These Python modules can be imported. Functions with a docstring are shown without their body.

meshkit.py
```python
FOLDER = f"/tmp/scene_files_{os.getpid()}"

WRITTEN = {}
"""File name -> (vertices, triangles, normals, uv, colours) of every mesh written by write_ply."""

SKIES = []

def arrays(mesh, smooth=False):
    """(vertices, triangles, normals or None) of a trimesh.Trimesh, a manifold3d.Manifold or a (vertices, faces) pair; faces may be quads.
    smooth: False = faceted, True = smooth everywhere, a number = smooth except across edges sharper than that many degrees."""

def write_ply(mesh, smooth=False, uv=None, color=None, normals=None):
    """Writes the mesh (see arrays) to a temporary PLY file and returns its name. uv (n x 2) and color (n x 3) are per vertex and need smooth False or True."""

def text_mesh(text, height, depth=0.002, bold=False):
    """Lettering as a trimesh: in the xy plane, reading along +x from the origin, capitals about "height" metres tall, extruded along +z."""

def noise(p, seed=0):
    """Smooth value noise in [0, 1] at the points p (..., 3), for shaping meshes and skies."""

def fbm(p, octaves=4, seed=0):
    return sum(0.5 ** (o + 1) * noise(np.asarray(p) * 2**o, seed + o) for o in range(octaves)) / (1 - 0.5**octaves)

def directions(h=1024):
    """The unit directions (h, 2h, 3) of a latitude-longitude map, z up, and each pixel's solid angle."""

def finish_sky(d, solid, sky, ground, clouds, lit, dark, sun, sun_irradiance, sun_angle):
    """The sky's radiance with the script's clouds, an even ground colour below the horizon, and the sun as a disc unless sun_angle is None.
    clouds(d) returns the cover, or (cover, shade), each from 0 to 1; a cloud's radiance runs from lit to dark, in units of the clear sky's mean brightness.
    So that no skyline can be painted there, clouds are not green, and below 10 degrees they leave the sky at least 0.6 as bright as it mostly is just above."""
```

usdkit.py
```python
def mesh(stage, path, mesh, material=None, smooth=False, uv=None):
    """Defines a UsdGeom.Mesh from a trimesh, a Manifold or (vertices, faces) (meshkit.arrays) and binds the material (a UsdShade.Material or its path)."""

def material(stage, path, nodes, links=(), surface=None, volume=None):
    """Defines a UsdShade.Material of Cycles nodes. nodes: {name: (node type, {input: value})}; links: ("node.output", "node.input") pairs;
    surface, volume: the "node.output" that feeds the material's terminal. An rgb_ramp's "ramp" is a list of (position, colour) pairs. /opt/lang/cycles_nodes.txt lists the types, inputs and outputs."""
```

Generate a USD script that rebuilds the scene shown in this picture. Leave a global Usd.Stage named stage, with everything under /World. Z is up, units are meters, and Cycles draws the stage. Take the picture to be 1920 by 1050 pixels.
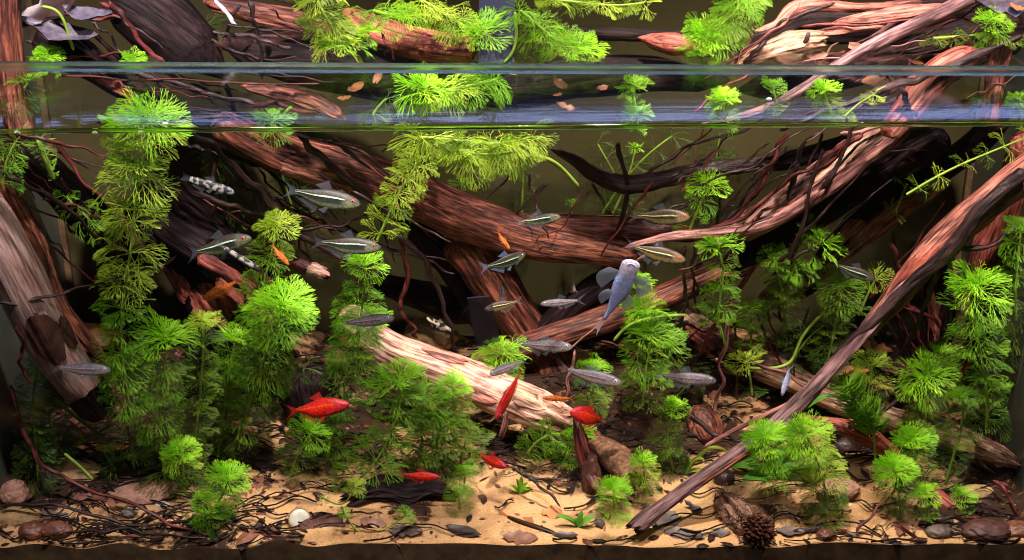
import math, numpy as np, trimesh, usdkit, meshkit
from pxr import Usd, UsdGeom, UsdLux, UsdShade, Gf, Sdf, Vt
from scipy.interpolate import CubicSpline

stage = Usd.Stage.CreateInMemory()
UsdGeom.SetStageUpAxis(stage, UsdGeom.Tokens.z)
UsdGeom.SetStageMetersPerUnit(stage, 1.0)
UsdGeom.Xform.Define(stage, '/World'); UsdGeom.Scope.Define(stage, '/World/Looks')

# ---------------------------------------------------------------- camera
# water level z=0, inner face of the front glass y=0, back wall y=.43; the camera looks 28 degrees down
CAM = np.array([0.0, -1.30, 0.535]); PITCH = math.radians(28); FPX = 2980.0
cam = UsdGeom.Camera.Define(stage, '/World/camera')
cam.AddTranslateOp().Set(Gf.Vec3d(*CAM)); cam.AddRotateXOp().Set(90 - 28.0)
cam.CreateHorizontalApertureAttr(36.0); cam.CreateVerticalApertureAttr(36.0 * 560 / 1024)
cam.CreateFocalLengthAttr(36.0 * FPX / 1920); cam.CreateClippingRangeAttr(Gf.Vec2f(0.05, 60))
cam.CreateExposureAttr(-0.30)

# ---------------------------------------------------------------- light: LED lamps over the open tank, plus an added front fill
def rect(name, loc, rx, ry, w, h, color, power):
    l = UsdLux.RectLight.Define(stage, '/World/' + name)
    l.AddTranslateOp().Set(Gf.Vec3d(*loc)); l.AddRotateYOp().Set(ry); l.AddRotateXOp().Set(rx)
    l.CreateWidthAttr(w); l.CreateHeightAttr(h); l.CreateColorAttr(Gf.Vec3f(*color)); l.CreateIntensityAttr(power)
    return l
def spot(name, loc, aim, angle, radius, color, power, soft=.6):
    l = UsdLux.SphereLight.Define(stage, '/World/' + name); d = np.array(aim, float) - np.array(loc, float); d /= np.linalg.norm(d)
    m = Gf.Matrix4d(1.0); m.SetRotate(Gf.Rotation(Gf.Vec3d(0, 0, -1), Gf.Vec3d(*d))); m.SetTranslateOnly(Gf.Vec3d(*loc)); l.AddTransformOp().Set(m)
    l.CreateRadiusAttr(radius); l.CreateColorAttr(Gf.Vec3f(*color)); l.CreateIntensityAttr(power)
    sh = UsdLux.ShapingAPI.Apply(l.GetPrim()); sh.CreateShapingConeAngleAttr(angle); sh.CreateShapingConeSoftnessAttr(soft)
spot('led_spot_middle', (0.12, 0.01, 0.85), (0.10, 0.07, -.3), 26, .016, (1.0, 0.86, 0.74), 11500)
spot('led_spot_right', (0.47, -0.20, 0.80), (0.37, 0.09, -.22), 25, .016, (1.0, 0.78, 0.70), 10500)
spot('led_spot_left', (-0.36, -0.24, 0.80), (-0.36, 0.08, -.22), 26, .016, (1.0, 0.84, 0.84), 11500)
spot('added_front_fill', (0.0, -0.50, 0.80), (0.0, 0.04, -.2), 52, .02, (1.0, 0.84, 0.88), 1150)  # added fill lamp that brightens front faces, not one of the tank lamps
rect('led_bar_blue', (0.0, 0.47, 0.180), -80, 0, 1.5, 0.014, (0.36, 0.48, 1.0), 7.5)
dome = UsdLux.DomeLight.Define(stage, '/World/room')
dome.CreateIntensityAttr(0.002); dome.CreateColorAttr(Gf.Vec3f(0.8, 0.85, 1.0))

# ---------------------------------------------------------------- helpers
def ray(px, py):
    f = np.array([0, math.cos(PITCH), -math.sin(PITCH)]); u = np.array([0, math.sin(PITCH), math.cos(PITCH)])
    return f * FPX + np.array([px - 960.0, 0, 0]) - u * (py - 525.0)
def P(px, py, y):                                  # the point at depth y behind the glass that is seen at a pixel
    d = ray(px, py); return CAM + d * (y - CAM[1]) / d[1]
def M(p, npx):                                     # pixels -> metres at a point
    d = np.asarray(p) - CAM
    return npx * (d[1] * math.cos(PITCH) - d[2] * math.sin(PITCH)) / FPX
def sand_z(x, y):
    x = np.asarray(x, float); y = np.asarray(y, float)
    p = np.stack([x * 9, y * 14, 0 * x], -1)
    z = -0.463 + 0.014 * (meshkit.fbm(p, 3, 5) - .5) + 0.006 * np.sin((y + .25 * meshkit.noise(p * .7, 8)) * 95 + x * 9) * meshkit.noise(p * .5, 3)
    return z + 0.012 * np.exp(-((x + .42) / .16) ** 2) * np.clip(y / .2, 0, 1)
def S(px, py):                                     # where a pixel's ray meets the sand
    z = -0.463
    for _ in range(5):
        d = ray(px, py); p = CAM + d * (z - CAM[2]) / d[2]; z = float(sand_z(p[0], p[1]))
    if p[1] < .012: p[1] = .012; p[2] = float(sand_z(p[0], p[1]))
    return p
names = {}
def numbered(path):
    k = names.get(path, -1) + 1; names[path] = k
    return path if k == 0 else f'{path}_{k:03d}'
def tag(prim, label=None, cat=None, group=None, kind=None):
    for k, v in (('label', label), ('category', cat), ('group', group), ('kind', kind)):
        if v: prim.SetCustomDataByKey(k, v)
    return prim
def thing(name, label, cat, group=None, loc=(0, 0, 0)):
    x = UsdGeom.Xform.Define(stage, numbered('/World/' + name)); x.AddTranslateOp().Set(Gf.Vec3d(*map(float, loc)))
    origin[str(x.GetPath())] = np.array(loc, float)
    return tag(x.GetPrim(), label, cat, group)
origin = {}
def obj(name, mesh, mat, parent=None, smooth=False, var=None, label=None):
    v, f = (mesh.vertices, mesh.faces) if hasattr(mesh, 'vertices') else mesh
    v = np.asarray(v, float); f = np.asarray(f, int); top = '/World'
    used = np.unique(f)
    if len(used) < len(v):
        new = np.zeros(len(v), int); new[used] = np.arange(len(used)); v, f = v[used], new[f]
        var = {k: np.asarray(a)[used] for k, a in var.items()} if var else var
    if parent is not None:
        top = str(parent.GetPath()); root = '/'.join(top.split('/')[:3]); v = v - origin[root]
    path = numbered(top + '/' + name)
    m = usdkit.mesh(stage, path, (v, np.asarray(f, int)), LOOK[mat] if isinstance(mat, str) else mat, smooth=smooth)
    m.CreateDoubleSidedAttr(True)
    if var is not None:
        for k, a in var.items():
            UsdGeom.PrimvarsAPI(m).CreatePrimvar(k, Sdf.ValueTypeNames.Float3Array, 'vertex').Set(Vt.Vec3fArray.FromNumpy(np.asarray(a, np.float32)))
    if label: tag(m.GetPrim(), label)
    return m.GetPrim()
def single(name, mesh, mat, label, cat, group=None, **k):
    return tag(obj(name, mesh, mat, **k), label, cat, group)
def cat_mesh(parts):
    vs, fs, n = [], [], 0
    for v, f in parts:
        vs.append(v); fs.append(np.asarray(f) + n); n += len(v)
    return np.vstack(vs), np.vstack(fs)
def unit(a): return a / np.maximum(np.linalg.norm(a, axis=-1, keepdims=True), 1e-12)
def spline(pts):
    pts = np.asarray(pts, float)
    t = np.concatenate([[0], np.cumsum(np.maximum(np.linalg.norm(np.diff(pts, axis=0), axis=1), 1e-6) ** .6)]); t /= t[-1]
    if len(pts) == 2: return lambda q: pts[0] + (pts[1] - pts[0]) * np.asarray(q)[..., None], t
    return CubicSpline(t, pts, bc_type='natural'), t
def frames(T, up=(0.13, -0.4, 0.9)):
    n = unit(np.cross(np.cross(T[0], up), T[0])); N = [n]
    for k in range(1, len(T)):
        n = unit(N[-1] - T[k] * (N[-1] @ T[k])); N.append(n)
    N = np.array(N); return N, np.cross(T, N)
def grid_faces(nr, nc, wrap=True):
    i = np.arange(nr - 1)[:, None] * nc; j = np.arange(nc if wrap else nc - 1)[None]
    a = i + j; b = i + (j + 1) % nc
    q = np.stack([a, b, b + nc, a + nc], -1).reshape(-1, 4)
    return np.vstack([q[:, [0, 1, 2]], q[:, [0, 2, 3]]])
def segs_mesh(a, b, ra, rb, n=3):                   # many little tapered prisms at once
    d = unit(b - a); h = np.where(np.abs(d[:, 2:]) < .8, [[0, 0, 1.0]], [[1.0, 0, 0]]); u = unit(np.cross(d, h)); w = np.cross(d, u)
    an = np.arange(n) * 2 * math.pi / n; c, s = np.cos(an)[None, :, None], np.sin(an)[None, :, None]
    ring = u[:, None] * c + w[:, None] * s
    v = np.concatenate([a[:, None] + ring * np.reshape(ra, (-1, 1, 1)), b[:, None] + ring * np.reshape(rb, (-1, 1, 1))], 1).reshape(-1, 3)
    k = np.arange(n); k1 = (k + 1) % n
    f = np.vstack([np.stack([k, k1, k1 + n], 1), np.stack([k, k1 + n, k + n], 1)])
    return v, (np.arange(len(a))[:, None, None] * 2 * n + f[None]).reshape(-1, 3)
def blob(center, r, seed, rough=.25, freq=1.8, sub=4, flat=(1, 1, 1)):
    m = trimesh.creation.icosphere(sub); v = m.vertices
    v = v * (1 + rough * 2 * (meshkit.fbm(v * freq + seed * 7.1, 5, seed) - .5))[:, None] * np.array(flat)
    return np.asarray(center) + v * r, m.faces

# ---------------------------------------------------------------- materials
LOOK = {}
def mat(name, nodes, links, surface='p.BSDF', volume=None):
    LOOK[name] = usdkit.material(stage, '/World/Looks/' + name, nodes, links, surface=surface, volume=volume); return LOOK[name]
def wood_look(name, light, mid, dark, rough=.6, grain=300, bump=.7, spec=.4, mott=.9):
    mat(name, {
        'a': ('attribute', {'attribute': 'rest'}),
        'm': ('mapping', {'scale': (24, grain, grain)}), 'n': ('noise_texture', {'scale': 1.0, 'detail': 5, 'roughness': .62, 'distortion': .3}),
        'm2': ('mapping', {'scale': (16, 46, 46)}), 'n2': ('noise_texture', {'scale': 1.0, 'detail': 4, 'roughness': .6}),
        'm3': ('mapping', {'scale': (70, 1000, 1000)}), 'n3': ('noise_texture', {'scale': 1.0, 'detail': 2}),
        'r': ('rgb_ramp', {'ramp': [(0.0, dark), (.38, dark), (.5, mid), (.62, light), (1.0, light)]}),
        'r2': ('rgb_ramp', {'ramp': [(0, (.10, .07, .07)), (.36, (.24, .18, .18)), (.47, (.72, .66, .64)), (.56, (1, 1, 1)), (1, (1.15, 1.1, 1.05))]}),
        'mx': ('mix_color', {'blend_type': 'multiply', 'fac': mott, 'use_clamp': False}),
        'ad': ('math', {'math_type': 'multiply_add', 'value2': .4}),
        'b': ('bump', {'strength': bump, 'distance': .0022}),
        'p': ('principled_bsdf', {'roughness': rough, 'specular_ior_level': spec})},
        [('a.vector', 'm.vector'), ('m.vector', 'n.vector'), ('a.vector', 'm2.vector'), ('m2.vector', 'n2.vector'), ('a.vector', 'm3.vector'), ('m3.vector', 'n3.vector'),
         ('n.fac', 'r.fac'), ('n2.fac', 'r2.fac'), ('r.color', 'mx.a'), ('r2.color', 'mx.b'), ('mx.result', 'p.base_color'),
         ('n3.fac', 'ad.value1'), ('n.fac', 'ad.value3'), ('ad.value', 'b.height'), ('b.normal', 'p.normal')])
wood_look('pink_wood', (.74, .29, .20), (.48, .17, .13), (.10, .035, .03))
wood_look('pale_wood', (.86, .60, .47), (.70, .38, .28), (.20, .075, .06), mott=.7)
wood_look('bleached_wood', (.82, .58, .52), (.70, .43, .38), (.40, .19, .18), grain=420, bump=.5, mott=.4)
wood_look('tan_wood', (.76, .52, .36), (.52, .30, .18), (.10, .045, .025))
wood_look('red_wood', (.60, .17, .12), (.38, .085, .062), (.06, .014, .012))
wood_look('brown_wood', (.46, .15, .085), (.18, .056, .034), (.020, .007, .006))
wood_look('mauve_wood', (.36, .20, .21), (.20, .10, .11), (.045, .02, .024))
wood_look('dark_wood', (.040, .021, .022), (.018, .009, .010), (.005, .003, .0035), rough=.6, spec=.15)
wood_look('dark_root', (.075, .036, .036), (.036, .016, .017), (.010, .005, .006), rough=.42, grain=380)
wood_look('red_root', (.26, .05, .045), (.13, .025, .025), (.03, .008, .009), rough=.42, grain=380)
wood_look('pink_root', (.56, .27, .24), (.36, .15, .14), (.08, .03, .03), rough=.5, grain=380)

def leaf_look(name, c1, c2, scale=60, trans=.28):
    mat(name, {'t': ('geometry', {}), 'n': ('noise_texture', {'scale': scale, 'detail': 2}), 'r': ('rgb_ramp', {'ramp': [(.3, c1), (.7, c2)]}),
               'p': ('principled_bsdf', {'roughness': .5, 'specular_ior_level': .3}), 'tr': ('translucent_bsdf', {}), 'mx': ('mix_closure', {'fac': trans})},
        [('t.position', 'n.vector'), ('n.fac', 'r.fac'), ('r.color', 'p.base_color'), ('r.color', 'tr.color'), ('p.BSDF', 'mx.closure1'), ('tr.BSDF', 'mx.closure2')], surface='mx.closure')
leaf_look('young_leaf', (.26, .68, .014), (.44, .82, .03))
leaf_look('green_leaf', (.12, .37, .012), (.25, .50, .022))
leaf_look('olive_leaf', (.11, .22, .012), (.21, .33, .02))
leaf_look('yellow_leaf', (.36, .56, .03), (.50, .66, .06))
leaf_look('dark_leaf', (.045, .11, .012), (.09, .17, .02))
leaf_look('stem_green', (.20, .36, .04), (.32, .46, .06), trans=.1)
leaf_look('blade_green', (.07, .24, .02), (.16, .38, .04), trans=.25)
leaf_look('moss_green', (.05, .10, .015), (.10, .17, .03), trans=.2)

def plain(name, c1, c2, scale=80, rough=.55, bump=.3, dist=.001, spec=.4, lo=.35, hi=.65, **kw):
    mat(name, {'t': ('geometry', {}), 'n': ('noise_texture', {'scale': scale, 'detail': 6, 'roughness': .65}), 'r': ('rgb_ramp', {'ramp': [(lo, c1), (hi, c2)]}),
               'b': ('bump', {'strength': bump, 'distance': dist}), 'p': ('principled_bsdf', {'roughness': rough, 'specular_ior_level': spec, **kw})},
        [('t.position', 'n.vector'), ('n.fac', 'r.fac'), ('r.color', 'p.base_color'), ('n.fac', 'b.height'), ('b.normal', 'p.normal')])
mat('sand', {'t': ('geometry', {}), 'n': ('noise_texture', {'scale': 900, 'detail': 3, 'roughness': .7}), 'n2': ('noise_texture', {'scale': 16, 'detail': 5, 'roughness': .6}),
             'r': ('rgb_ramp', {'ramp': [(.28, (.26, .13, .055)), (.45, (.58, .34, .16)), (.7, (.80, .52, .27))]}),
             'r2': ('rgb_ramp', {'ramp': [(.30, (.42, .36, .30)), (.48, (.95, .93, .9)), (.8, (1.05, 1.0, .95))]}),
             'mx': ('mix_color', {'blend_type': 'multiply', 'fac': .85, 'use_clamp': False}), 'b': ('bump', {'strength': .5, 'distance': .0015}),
             'at': ('attribute', {'attribute': 'painted_shade'}), 'ax': ('separate_xyz', {}), 'n3': ('noise_texture', {'scale': 55, 'detail': 6, 'roughness': .7}), 'sb': ('math', {'math_type': 'multiply_add', 'value2': 1.0}), 'mr': ('map_range', {'range_type': 'smoothstep', 'from_min': .92, 'from_max': 1.08, 'clamp': True}), 'mm': ('mix_color', {'b': (.040, .020, .011)}),  # dark colour mixed in by the mask as painted shade
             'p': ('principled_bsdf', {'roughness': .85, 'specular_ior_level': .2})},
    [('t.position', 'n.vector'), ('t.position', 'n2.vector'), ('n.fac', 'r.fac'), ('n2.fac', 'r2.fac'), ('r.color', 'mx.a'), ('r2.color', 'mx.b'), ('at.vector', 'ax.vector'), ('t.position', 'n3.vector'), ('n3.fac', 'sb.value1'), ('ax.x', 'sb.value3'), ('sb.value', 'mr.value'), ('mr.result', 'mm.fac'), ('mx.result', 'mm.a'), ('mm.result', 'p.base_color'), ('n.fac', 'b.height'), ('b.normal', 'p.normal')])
plain('panel', (.055, .048, .014), (.085, .070, .022), scale=5, rough=.8, bump=.02)
plain('side_glass', (.10, .12, .09), (.16, .19, .15), scale=6, rough=.25, bump=0.0)
plain('dark_trim', (.09, .053, .026), (.26, .16, .08), scale=40, rough=.7)
plain('bark', (.045, .018, .016), (.14, .055, .045), scale=70, bump=.6)
plain('litter_brown', (.09, .03, .02), (.26, .10, .06), scale=60, rough=.45)
plain('litter_grey', (.06, .045, .045), (.20, .14, .13), scale=60, rough=.5)
plain('litter_dark', (.018, .010, .010), (.06, .032, .03), scale=60, rough=.4)
plain('litter_orange', (.40, .14, .05), (.62, .28, .11), scale=60, rough=.45)
plain('pod', (.09, .04, .022), (.32, .16, .09), scale=220, bump=.8, dist=.002, rough=.8)
plain('stone_warm', (.16, .07, .05), (.50, .27, .19), scale=55, bump=.8, rough=.7)
plain('stone_grey', (.10, .10, .10), (.25, .23, .21), scale=60, bump=.4, rough=.6)
plain('stone_ochre', (.16, .09, .035), (.46, .30, .13), scale=70, bump=.7, rough=.7)
plain('shell_white', (.42, .42, .36), (.68, .66, .56), scale=60, bump=.1, rough=.35)
plain('cone_brown', (.05, .018, .010), (.17, .06, .035), scale=120, bump=.5)
plain('root_fibre', (.12, .06, .04), (.30, .16, .11), scale=150, bump=.5)
plain('film', (.05, .045, .06), (.15, .13, .17), scale=90, rough=.25, bump=.5)
plain('white_algae', (.45, .42, .46), (.85, .82, .86), scale=160, bump=.8, rough=.8)
plain('pupil', (.004, .004, .004), (.006, .006, .006), rough=.08, bump=0, spec=.8)
plain('eye_red', (.55, .05, .05), (.75, .16, .12), scale=400, rough=.15, bump=0)
plain('eye_silver', (.45, .45, .46), (.7, .7, .7), scale=400, rough=.15, bump=0)
def pane_look(name, tint, rough, ior, bumpscale=None, strength=.0, fac=None):
    nodes = {'tr': ('transparent_bsdf', {'color': tint}), 'gl': ('glossy_bsdf', {'roughness': rough, 'color': (1, 1, 1)}), 'fr': ('layer_weight', {'blend': .5}), 'pw': ('math', {'math_type': 'power', 'value2': 5.0}), 'ma': ('math', {'math_type': 'multiply_add', 'value2': 1 - ior, 'value3': ior, 'use_clamp': True}), 'mx': ('mix_closure', {})}
    links = [('fr.facing', 'pw.value1'), ('pw.value', 'ma.value1'), ('ma.value', 'mx.fac'), ('tr.BSDF', 'mx.closure1'), ('gl.BSDF', 'mx.closure2')]
    if bumpscale:
        nodes |= {'t': ('geometry', {}), 'm': ('mapping', {'scale': (.12, 1, 1)}), 'n': ('noise_texture', {'scale': bumpscale, 'detail': 3}), 'b': ('bump', {'strength': strength, 'distance': .004})}
        links += [('t.position', 'm.vector'), ('m.vector', 'n.vector'), ('n.fac', 'b.height'), ('b.normal', 'gl.normal'), ('b.normal', 'fr.normal')]
    mat(name, nodes, links, surface='mx.closure')
pane_look('glass_pane', (.985, .995, .985), .0, .035)
pane_look('water_top', (.97, .985, .98), .09, .022, 60, .045)
mat('glass_edge', {'p': ('glass_bsdf', {'color': (.92, 1.0, .93), 'roughness': .2, 'IOR': 1.45})}, [], surface='p.BSDF')
mat('meniscus_glass', {'p': ('glass_bsdf', {'color': (.78, .95, .60), 'roughness': .06, 'IOR': 1.4})}, [], surface='p.BSDF')  # green tint stands in for plant light refracted at the waterline
mat('bubble', {'p': ('principled_bsdf', {'base_color': (.85, .9, .95), 'roughness': .08, 'specular_ior_level': .9})}, [])
mat('plate_blue', {'tr': ('transparent_bsdf', {'color': (.6, .65, .8)}), 'd': ('principled_bsdf', {'base_color': (.05, .06, .13), 'roughness': .2}), 'mx': ('mix_closure', {'fac': .22})},
    [('tr.BSDF', 'mx.closure1'), ('d.BSDF', 'mx.closure2')], surface='mx.closure')

def fish_look(name, stops, stops2=None, rough=.42, metal=0.0, spots=None, spec=.3, sub=.0):
    """stops: colours from belly (0) to back (1) at mid body; stops2: the same at the head."""
    nodes = {'a': ('attribute', {'attribute': 'skin'}), 's': ('separate_xyz', {}), 't': ('geometry', {}), 'n': ('noise_texture', {'scale': 260, 'detail': 2}),
             'ad': ('math', {'math_type': 'multiply_add', 'value2': .05}), 'r': ('rgb_ramp', {'ramp': stops}), 'r2': ('rgb_ramp', {'ramp': stops2 or stops}),
             'h': ('map_range', {'range_type': 'smoothstep', 'from_min': .70, 'from_max': .80, 'clamp': True}), 'mx': ('mix_color', {}),
             'v': ('voronoi_texture', {'scale': 520}), 'vr': ('rgb_ramp', {'ramp': [(0, (1.25, 1.25, 1.25)), (.35, (1, 1, 1)), (.7, (.62, .62, .62))]}), 'vm': ('mix_color', {'blend_type': 'multiply', 'fac': 1.0, 'use_clamp': False}), 'b': ('bump', {'strength': .15, 'distance': .0004}),
             'p': ('principled_bsdf', {'roughness': rough, 'metallic': metal, 'specular_ior_level': spec})}
    links = [('a.vector', 's.vector'), ('t.position', 'n.vector'), ('n.fac', 'ad.value1'), ('s.y', 'ad.value3'), ('ad.value', 'r.fac'), ('ad.value', 'r2.fac'),
             ('s.x', 'h.value'), ('h.result', 'mx.fac'), ('r.color', 'mx.a'), ('r2.color', 'mx.b'), ('t.position', 'v.vector'), ('v.distance', 'b.height'), ('b.normal', 'p.normal')]
    if spots:
        nodes |= {'sn': ('noise_texture', {'scale': spots[0], 'detail': 2}), 'sr': ('rgb_ramp', {'ramp': [(.46, spots[1]), (.54, (1, 1, 1))]}), 'sm': ('mix_color', {'blend_type': 'multiply', 'fac': 1.0})}
        links += [('t.position', 'sn.vector'), ('sn.fac', 'sr.fac'), ('mx.result', 'sm.a'), ('sr.color', 'sm.b'), ('sm.result', 'p.base_color')]
    else: links += [('mx.result', 'vm.a'), ('v.distance', 'vr.fac'), ('vr.color', 'vm.b'), ('vm.result', 'p.base_color')]  # glint of the scales painted into the skin colour
    mat(name, nodes, links)
olive, cream = (.13, .11, .075), (.62, .62, .42)
fish_look('tetra_skin', [(0, (.17, .18, .075)), (.24, (.11, .125, .06)), (.30, (.03, .04, .03)), (.56, (.008, .014, .012)), (.585, (.50, .68, .50)), (.635, (.56, .72, .54)), (.66, (.055, .048, .034)), (1, (.028, .022, .02))],
          [(0, (.24, .26, .12)), (.5, (.15, .16, .10)), (.7, (.09, .085, .07)), (1, (.06, .05, .045))])
fish_look('tetra_brown_skin', [(0, (.19, .14, .045)), (.34, (.13, .085, .03)), (.42, (.03, .028, .02)), (.54, (.02, .02, .015)), (.575, (.56, .58, .26)), (.62, (.58, .60, .28)), (.65, (.07, .038, .02)), (1, (.05, .027, .018))],
          [(0, (.3, .22, .09)), (.5, (.2, .13, .07)), (1, (.13, .07, .05))])
fish_look('silver_skin', [(0, (.34, .28, .27)), (.28, (.24, .19, .20)), (.45, (.12, .09, .11)), (.52, (.07, .05, .07)), (.57, (.38, .26, .28)), (.63, (.18, .155, .19)), (1, (.075, .075, .10))],
          [(0, (.34, .29, .28)), (.5, (.2, .17, .18)), (1, (.10, .095, .12))])
fish_look('red_skin', [(0, (.34, .006, .006)), (.35, (.58, .012, .008)), (.58, (.72, .035, .008)), (.64, (.86, .09, .012)), (.7, (.66, .02, .012)), (1, (.40, .010, .014))],
          [(0, (.42, .012, .012)), (1, (.58, .03, .05))])
fish_look('orange_skin', [(0, (.66, .20, .06)), (.45, (.62, .11, .02)), (.56, (.72, .22, .03)), (1, (.40, .08, .02))])
fish_look('white_skin', [(0, (.50, .57, .95)), (.6, (.44, .52, .92)), (1, (.8, .8, .9))], [(0, (.72, .64, .80)), (1, (.60, .54, .72))], spots=(420, (.72, .76, .92)))
fish_look('spotted_skin', [(0, (.42, .40, .37)), (.5, (.32, .30, .29)), (1, (.27, .26, .27))], [(0, (.25, .25, .32)), (1, (.2, .2, .28))], spots=(210, (.10, .09, .09)))
fish_look('loach_skin', [(0, (.62, .20, .05)), (1, (.50, .14, .03))], [(0, (.05, .03, .02)), (1, (.035, .02, .018))], spots=(62, (.05, .05, .06)))
fish_look('striped_skin', [(0, (.75, .66, .42)), (1, (.75, .66, .42))], spots=(150, (.03, .03, .03)))
def fin_look(name, c, alpha):
    mat(name, {'a': ('attribute', {'attribute': 'skin'}), 'w': ('wave_texture', {'scale': 5.5, 'distortion': .6}), 'r': ('rgb_ramp', {'ramp': [(.2, tuple(x * .55 for x in c)), (.8, c)]}),
               'd': ('principled_bsdf', {'roughness': .35}), 'tl': ('translucent_bsdf', {}), 'm1': ('mix_closure', {'fac': .4}), 'tr': ('transparent_bsdf', {}), 'mx': ('mix_closure', {'fac': alpha})},
        [('a.vector', 'w.vector'), ('w.fac', 'r.fac'), ('r.color', 'd.base_color'), ('r.color', 'tl.color'), ('d.BSDF', 'm1.closure1'), ('tl.BSDF', 'm1.closure2'), ('tr.BSDF', 'mx.closure1'), ('m1.closure', 'mx.closure2')], surface='mx.closure')
fin_look('fin_clear', (.17, .20, .28), .30)
fin_look('fin_blue', (.26, .36, .66), .5)
fin_look('fin_red', (.72, .03, .025), .6)
fin_look('fin_orange', (.62, .14, .04), .65)
fin_look('fin_white', (.60, .66, .88), .68)

# ---------------------------------------------------------------- setting: tank, water, sand
def box(x0, x1, y0, y1, z0, z1):
    m = trimesh.creation.box([x1 - x0, y1 - y0, z1 - z0]); m.apply_translation([(x0 + x1) / 2, (y0 + y1) / 2, (z0 + z1) / 2]); return m
HW, BACK, TOP = 0.548, 0.435, 0.056
gx, gy = np.linspace(-HW, HW, 330), np.linspace(0.002, BACK - .001, 150)
X, Y = np.meshgrid(gx, gy); Z = sand_z(X, Y)
def painted_shade_at(x, y):                                   # shade of plants and wood painted into the sand: back, left and right
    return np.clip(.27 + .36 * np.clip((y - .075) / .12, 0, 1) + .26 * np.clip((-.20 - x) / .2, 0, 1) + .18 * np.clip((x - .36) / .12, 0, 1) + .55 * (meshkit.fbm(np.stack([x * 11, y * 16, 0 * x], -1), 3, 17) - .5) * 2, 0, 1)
SHD = painted_shade_at(X, Y); v = np.stack([X, Y, Z], -1).reshape(-1, 3); sf = grid_faces(150, 330, wrap=False)
lower = v[:330].copy(); lower[:, 2] = -.53
sk = np.vstack([v[:330], lower]); kf = grid_faces(2, 330, wrap=False)
single('sand', (v, sf), 'sand', 'pale tan rippled sand covering the bottom of the tank', 'sand', smooth=True, var={'painted_shade': np.stack([SHD, SHD, SHD], -1).reshape(-1, 3)}); tag(stage.GetPrimAtPath('/World/sand'), kind='structure')
t = thing('aquarium_tank', 'glass aquarium tank with a thick clear front pane and drab olive back panel', 'aquarium')
obj('front_pane', box(-HW - .01, HW + .01, -.010, 0, -.55, TOP - .0062), 'glass_pane', t)
e = box(-HW - .01, HW + .01, -.0105, .0005, -.0026, .0026); e.apply_transform(trimesh.transformations.rotation_matrix(math.radians(.28), [0, 1, 0])); e.apply_translation([0, 0, TOP - .0032])
obj('pane_edge', e, 'glass_edge', t)
obj('back_panel', box(-HW - .01, HW + .01, BACK, BACK + .008, -.55, .12), 'panel', t)
obj('side_pane', box(-HW - .008, -HW, .0005, BACK, -.55, .06), 'side_glass', t)
obj('side_pane', box(HW, HW + .008, .0005, BACK, -.55, .06), 'side_glass', t)
obj('corner_seam', box(-HW, -HW + .007, BACK - .008, BACK - .0005, -.50, .03), 'dark_trim', t)
obj('corner_seam', box(HW - .007, HW, BACK - .008, BACK - .0005, -.50, .03), 'dark_trim', t)
single('soil_bed', (sk, kf), 'dark_trim', 'dark soil band seen edge on below the sand', 'soil'); tag(stage.GetPrimAtPath('/World/soil_bed'), kind='structure')
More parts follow.
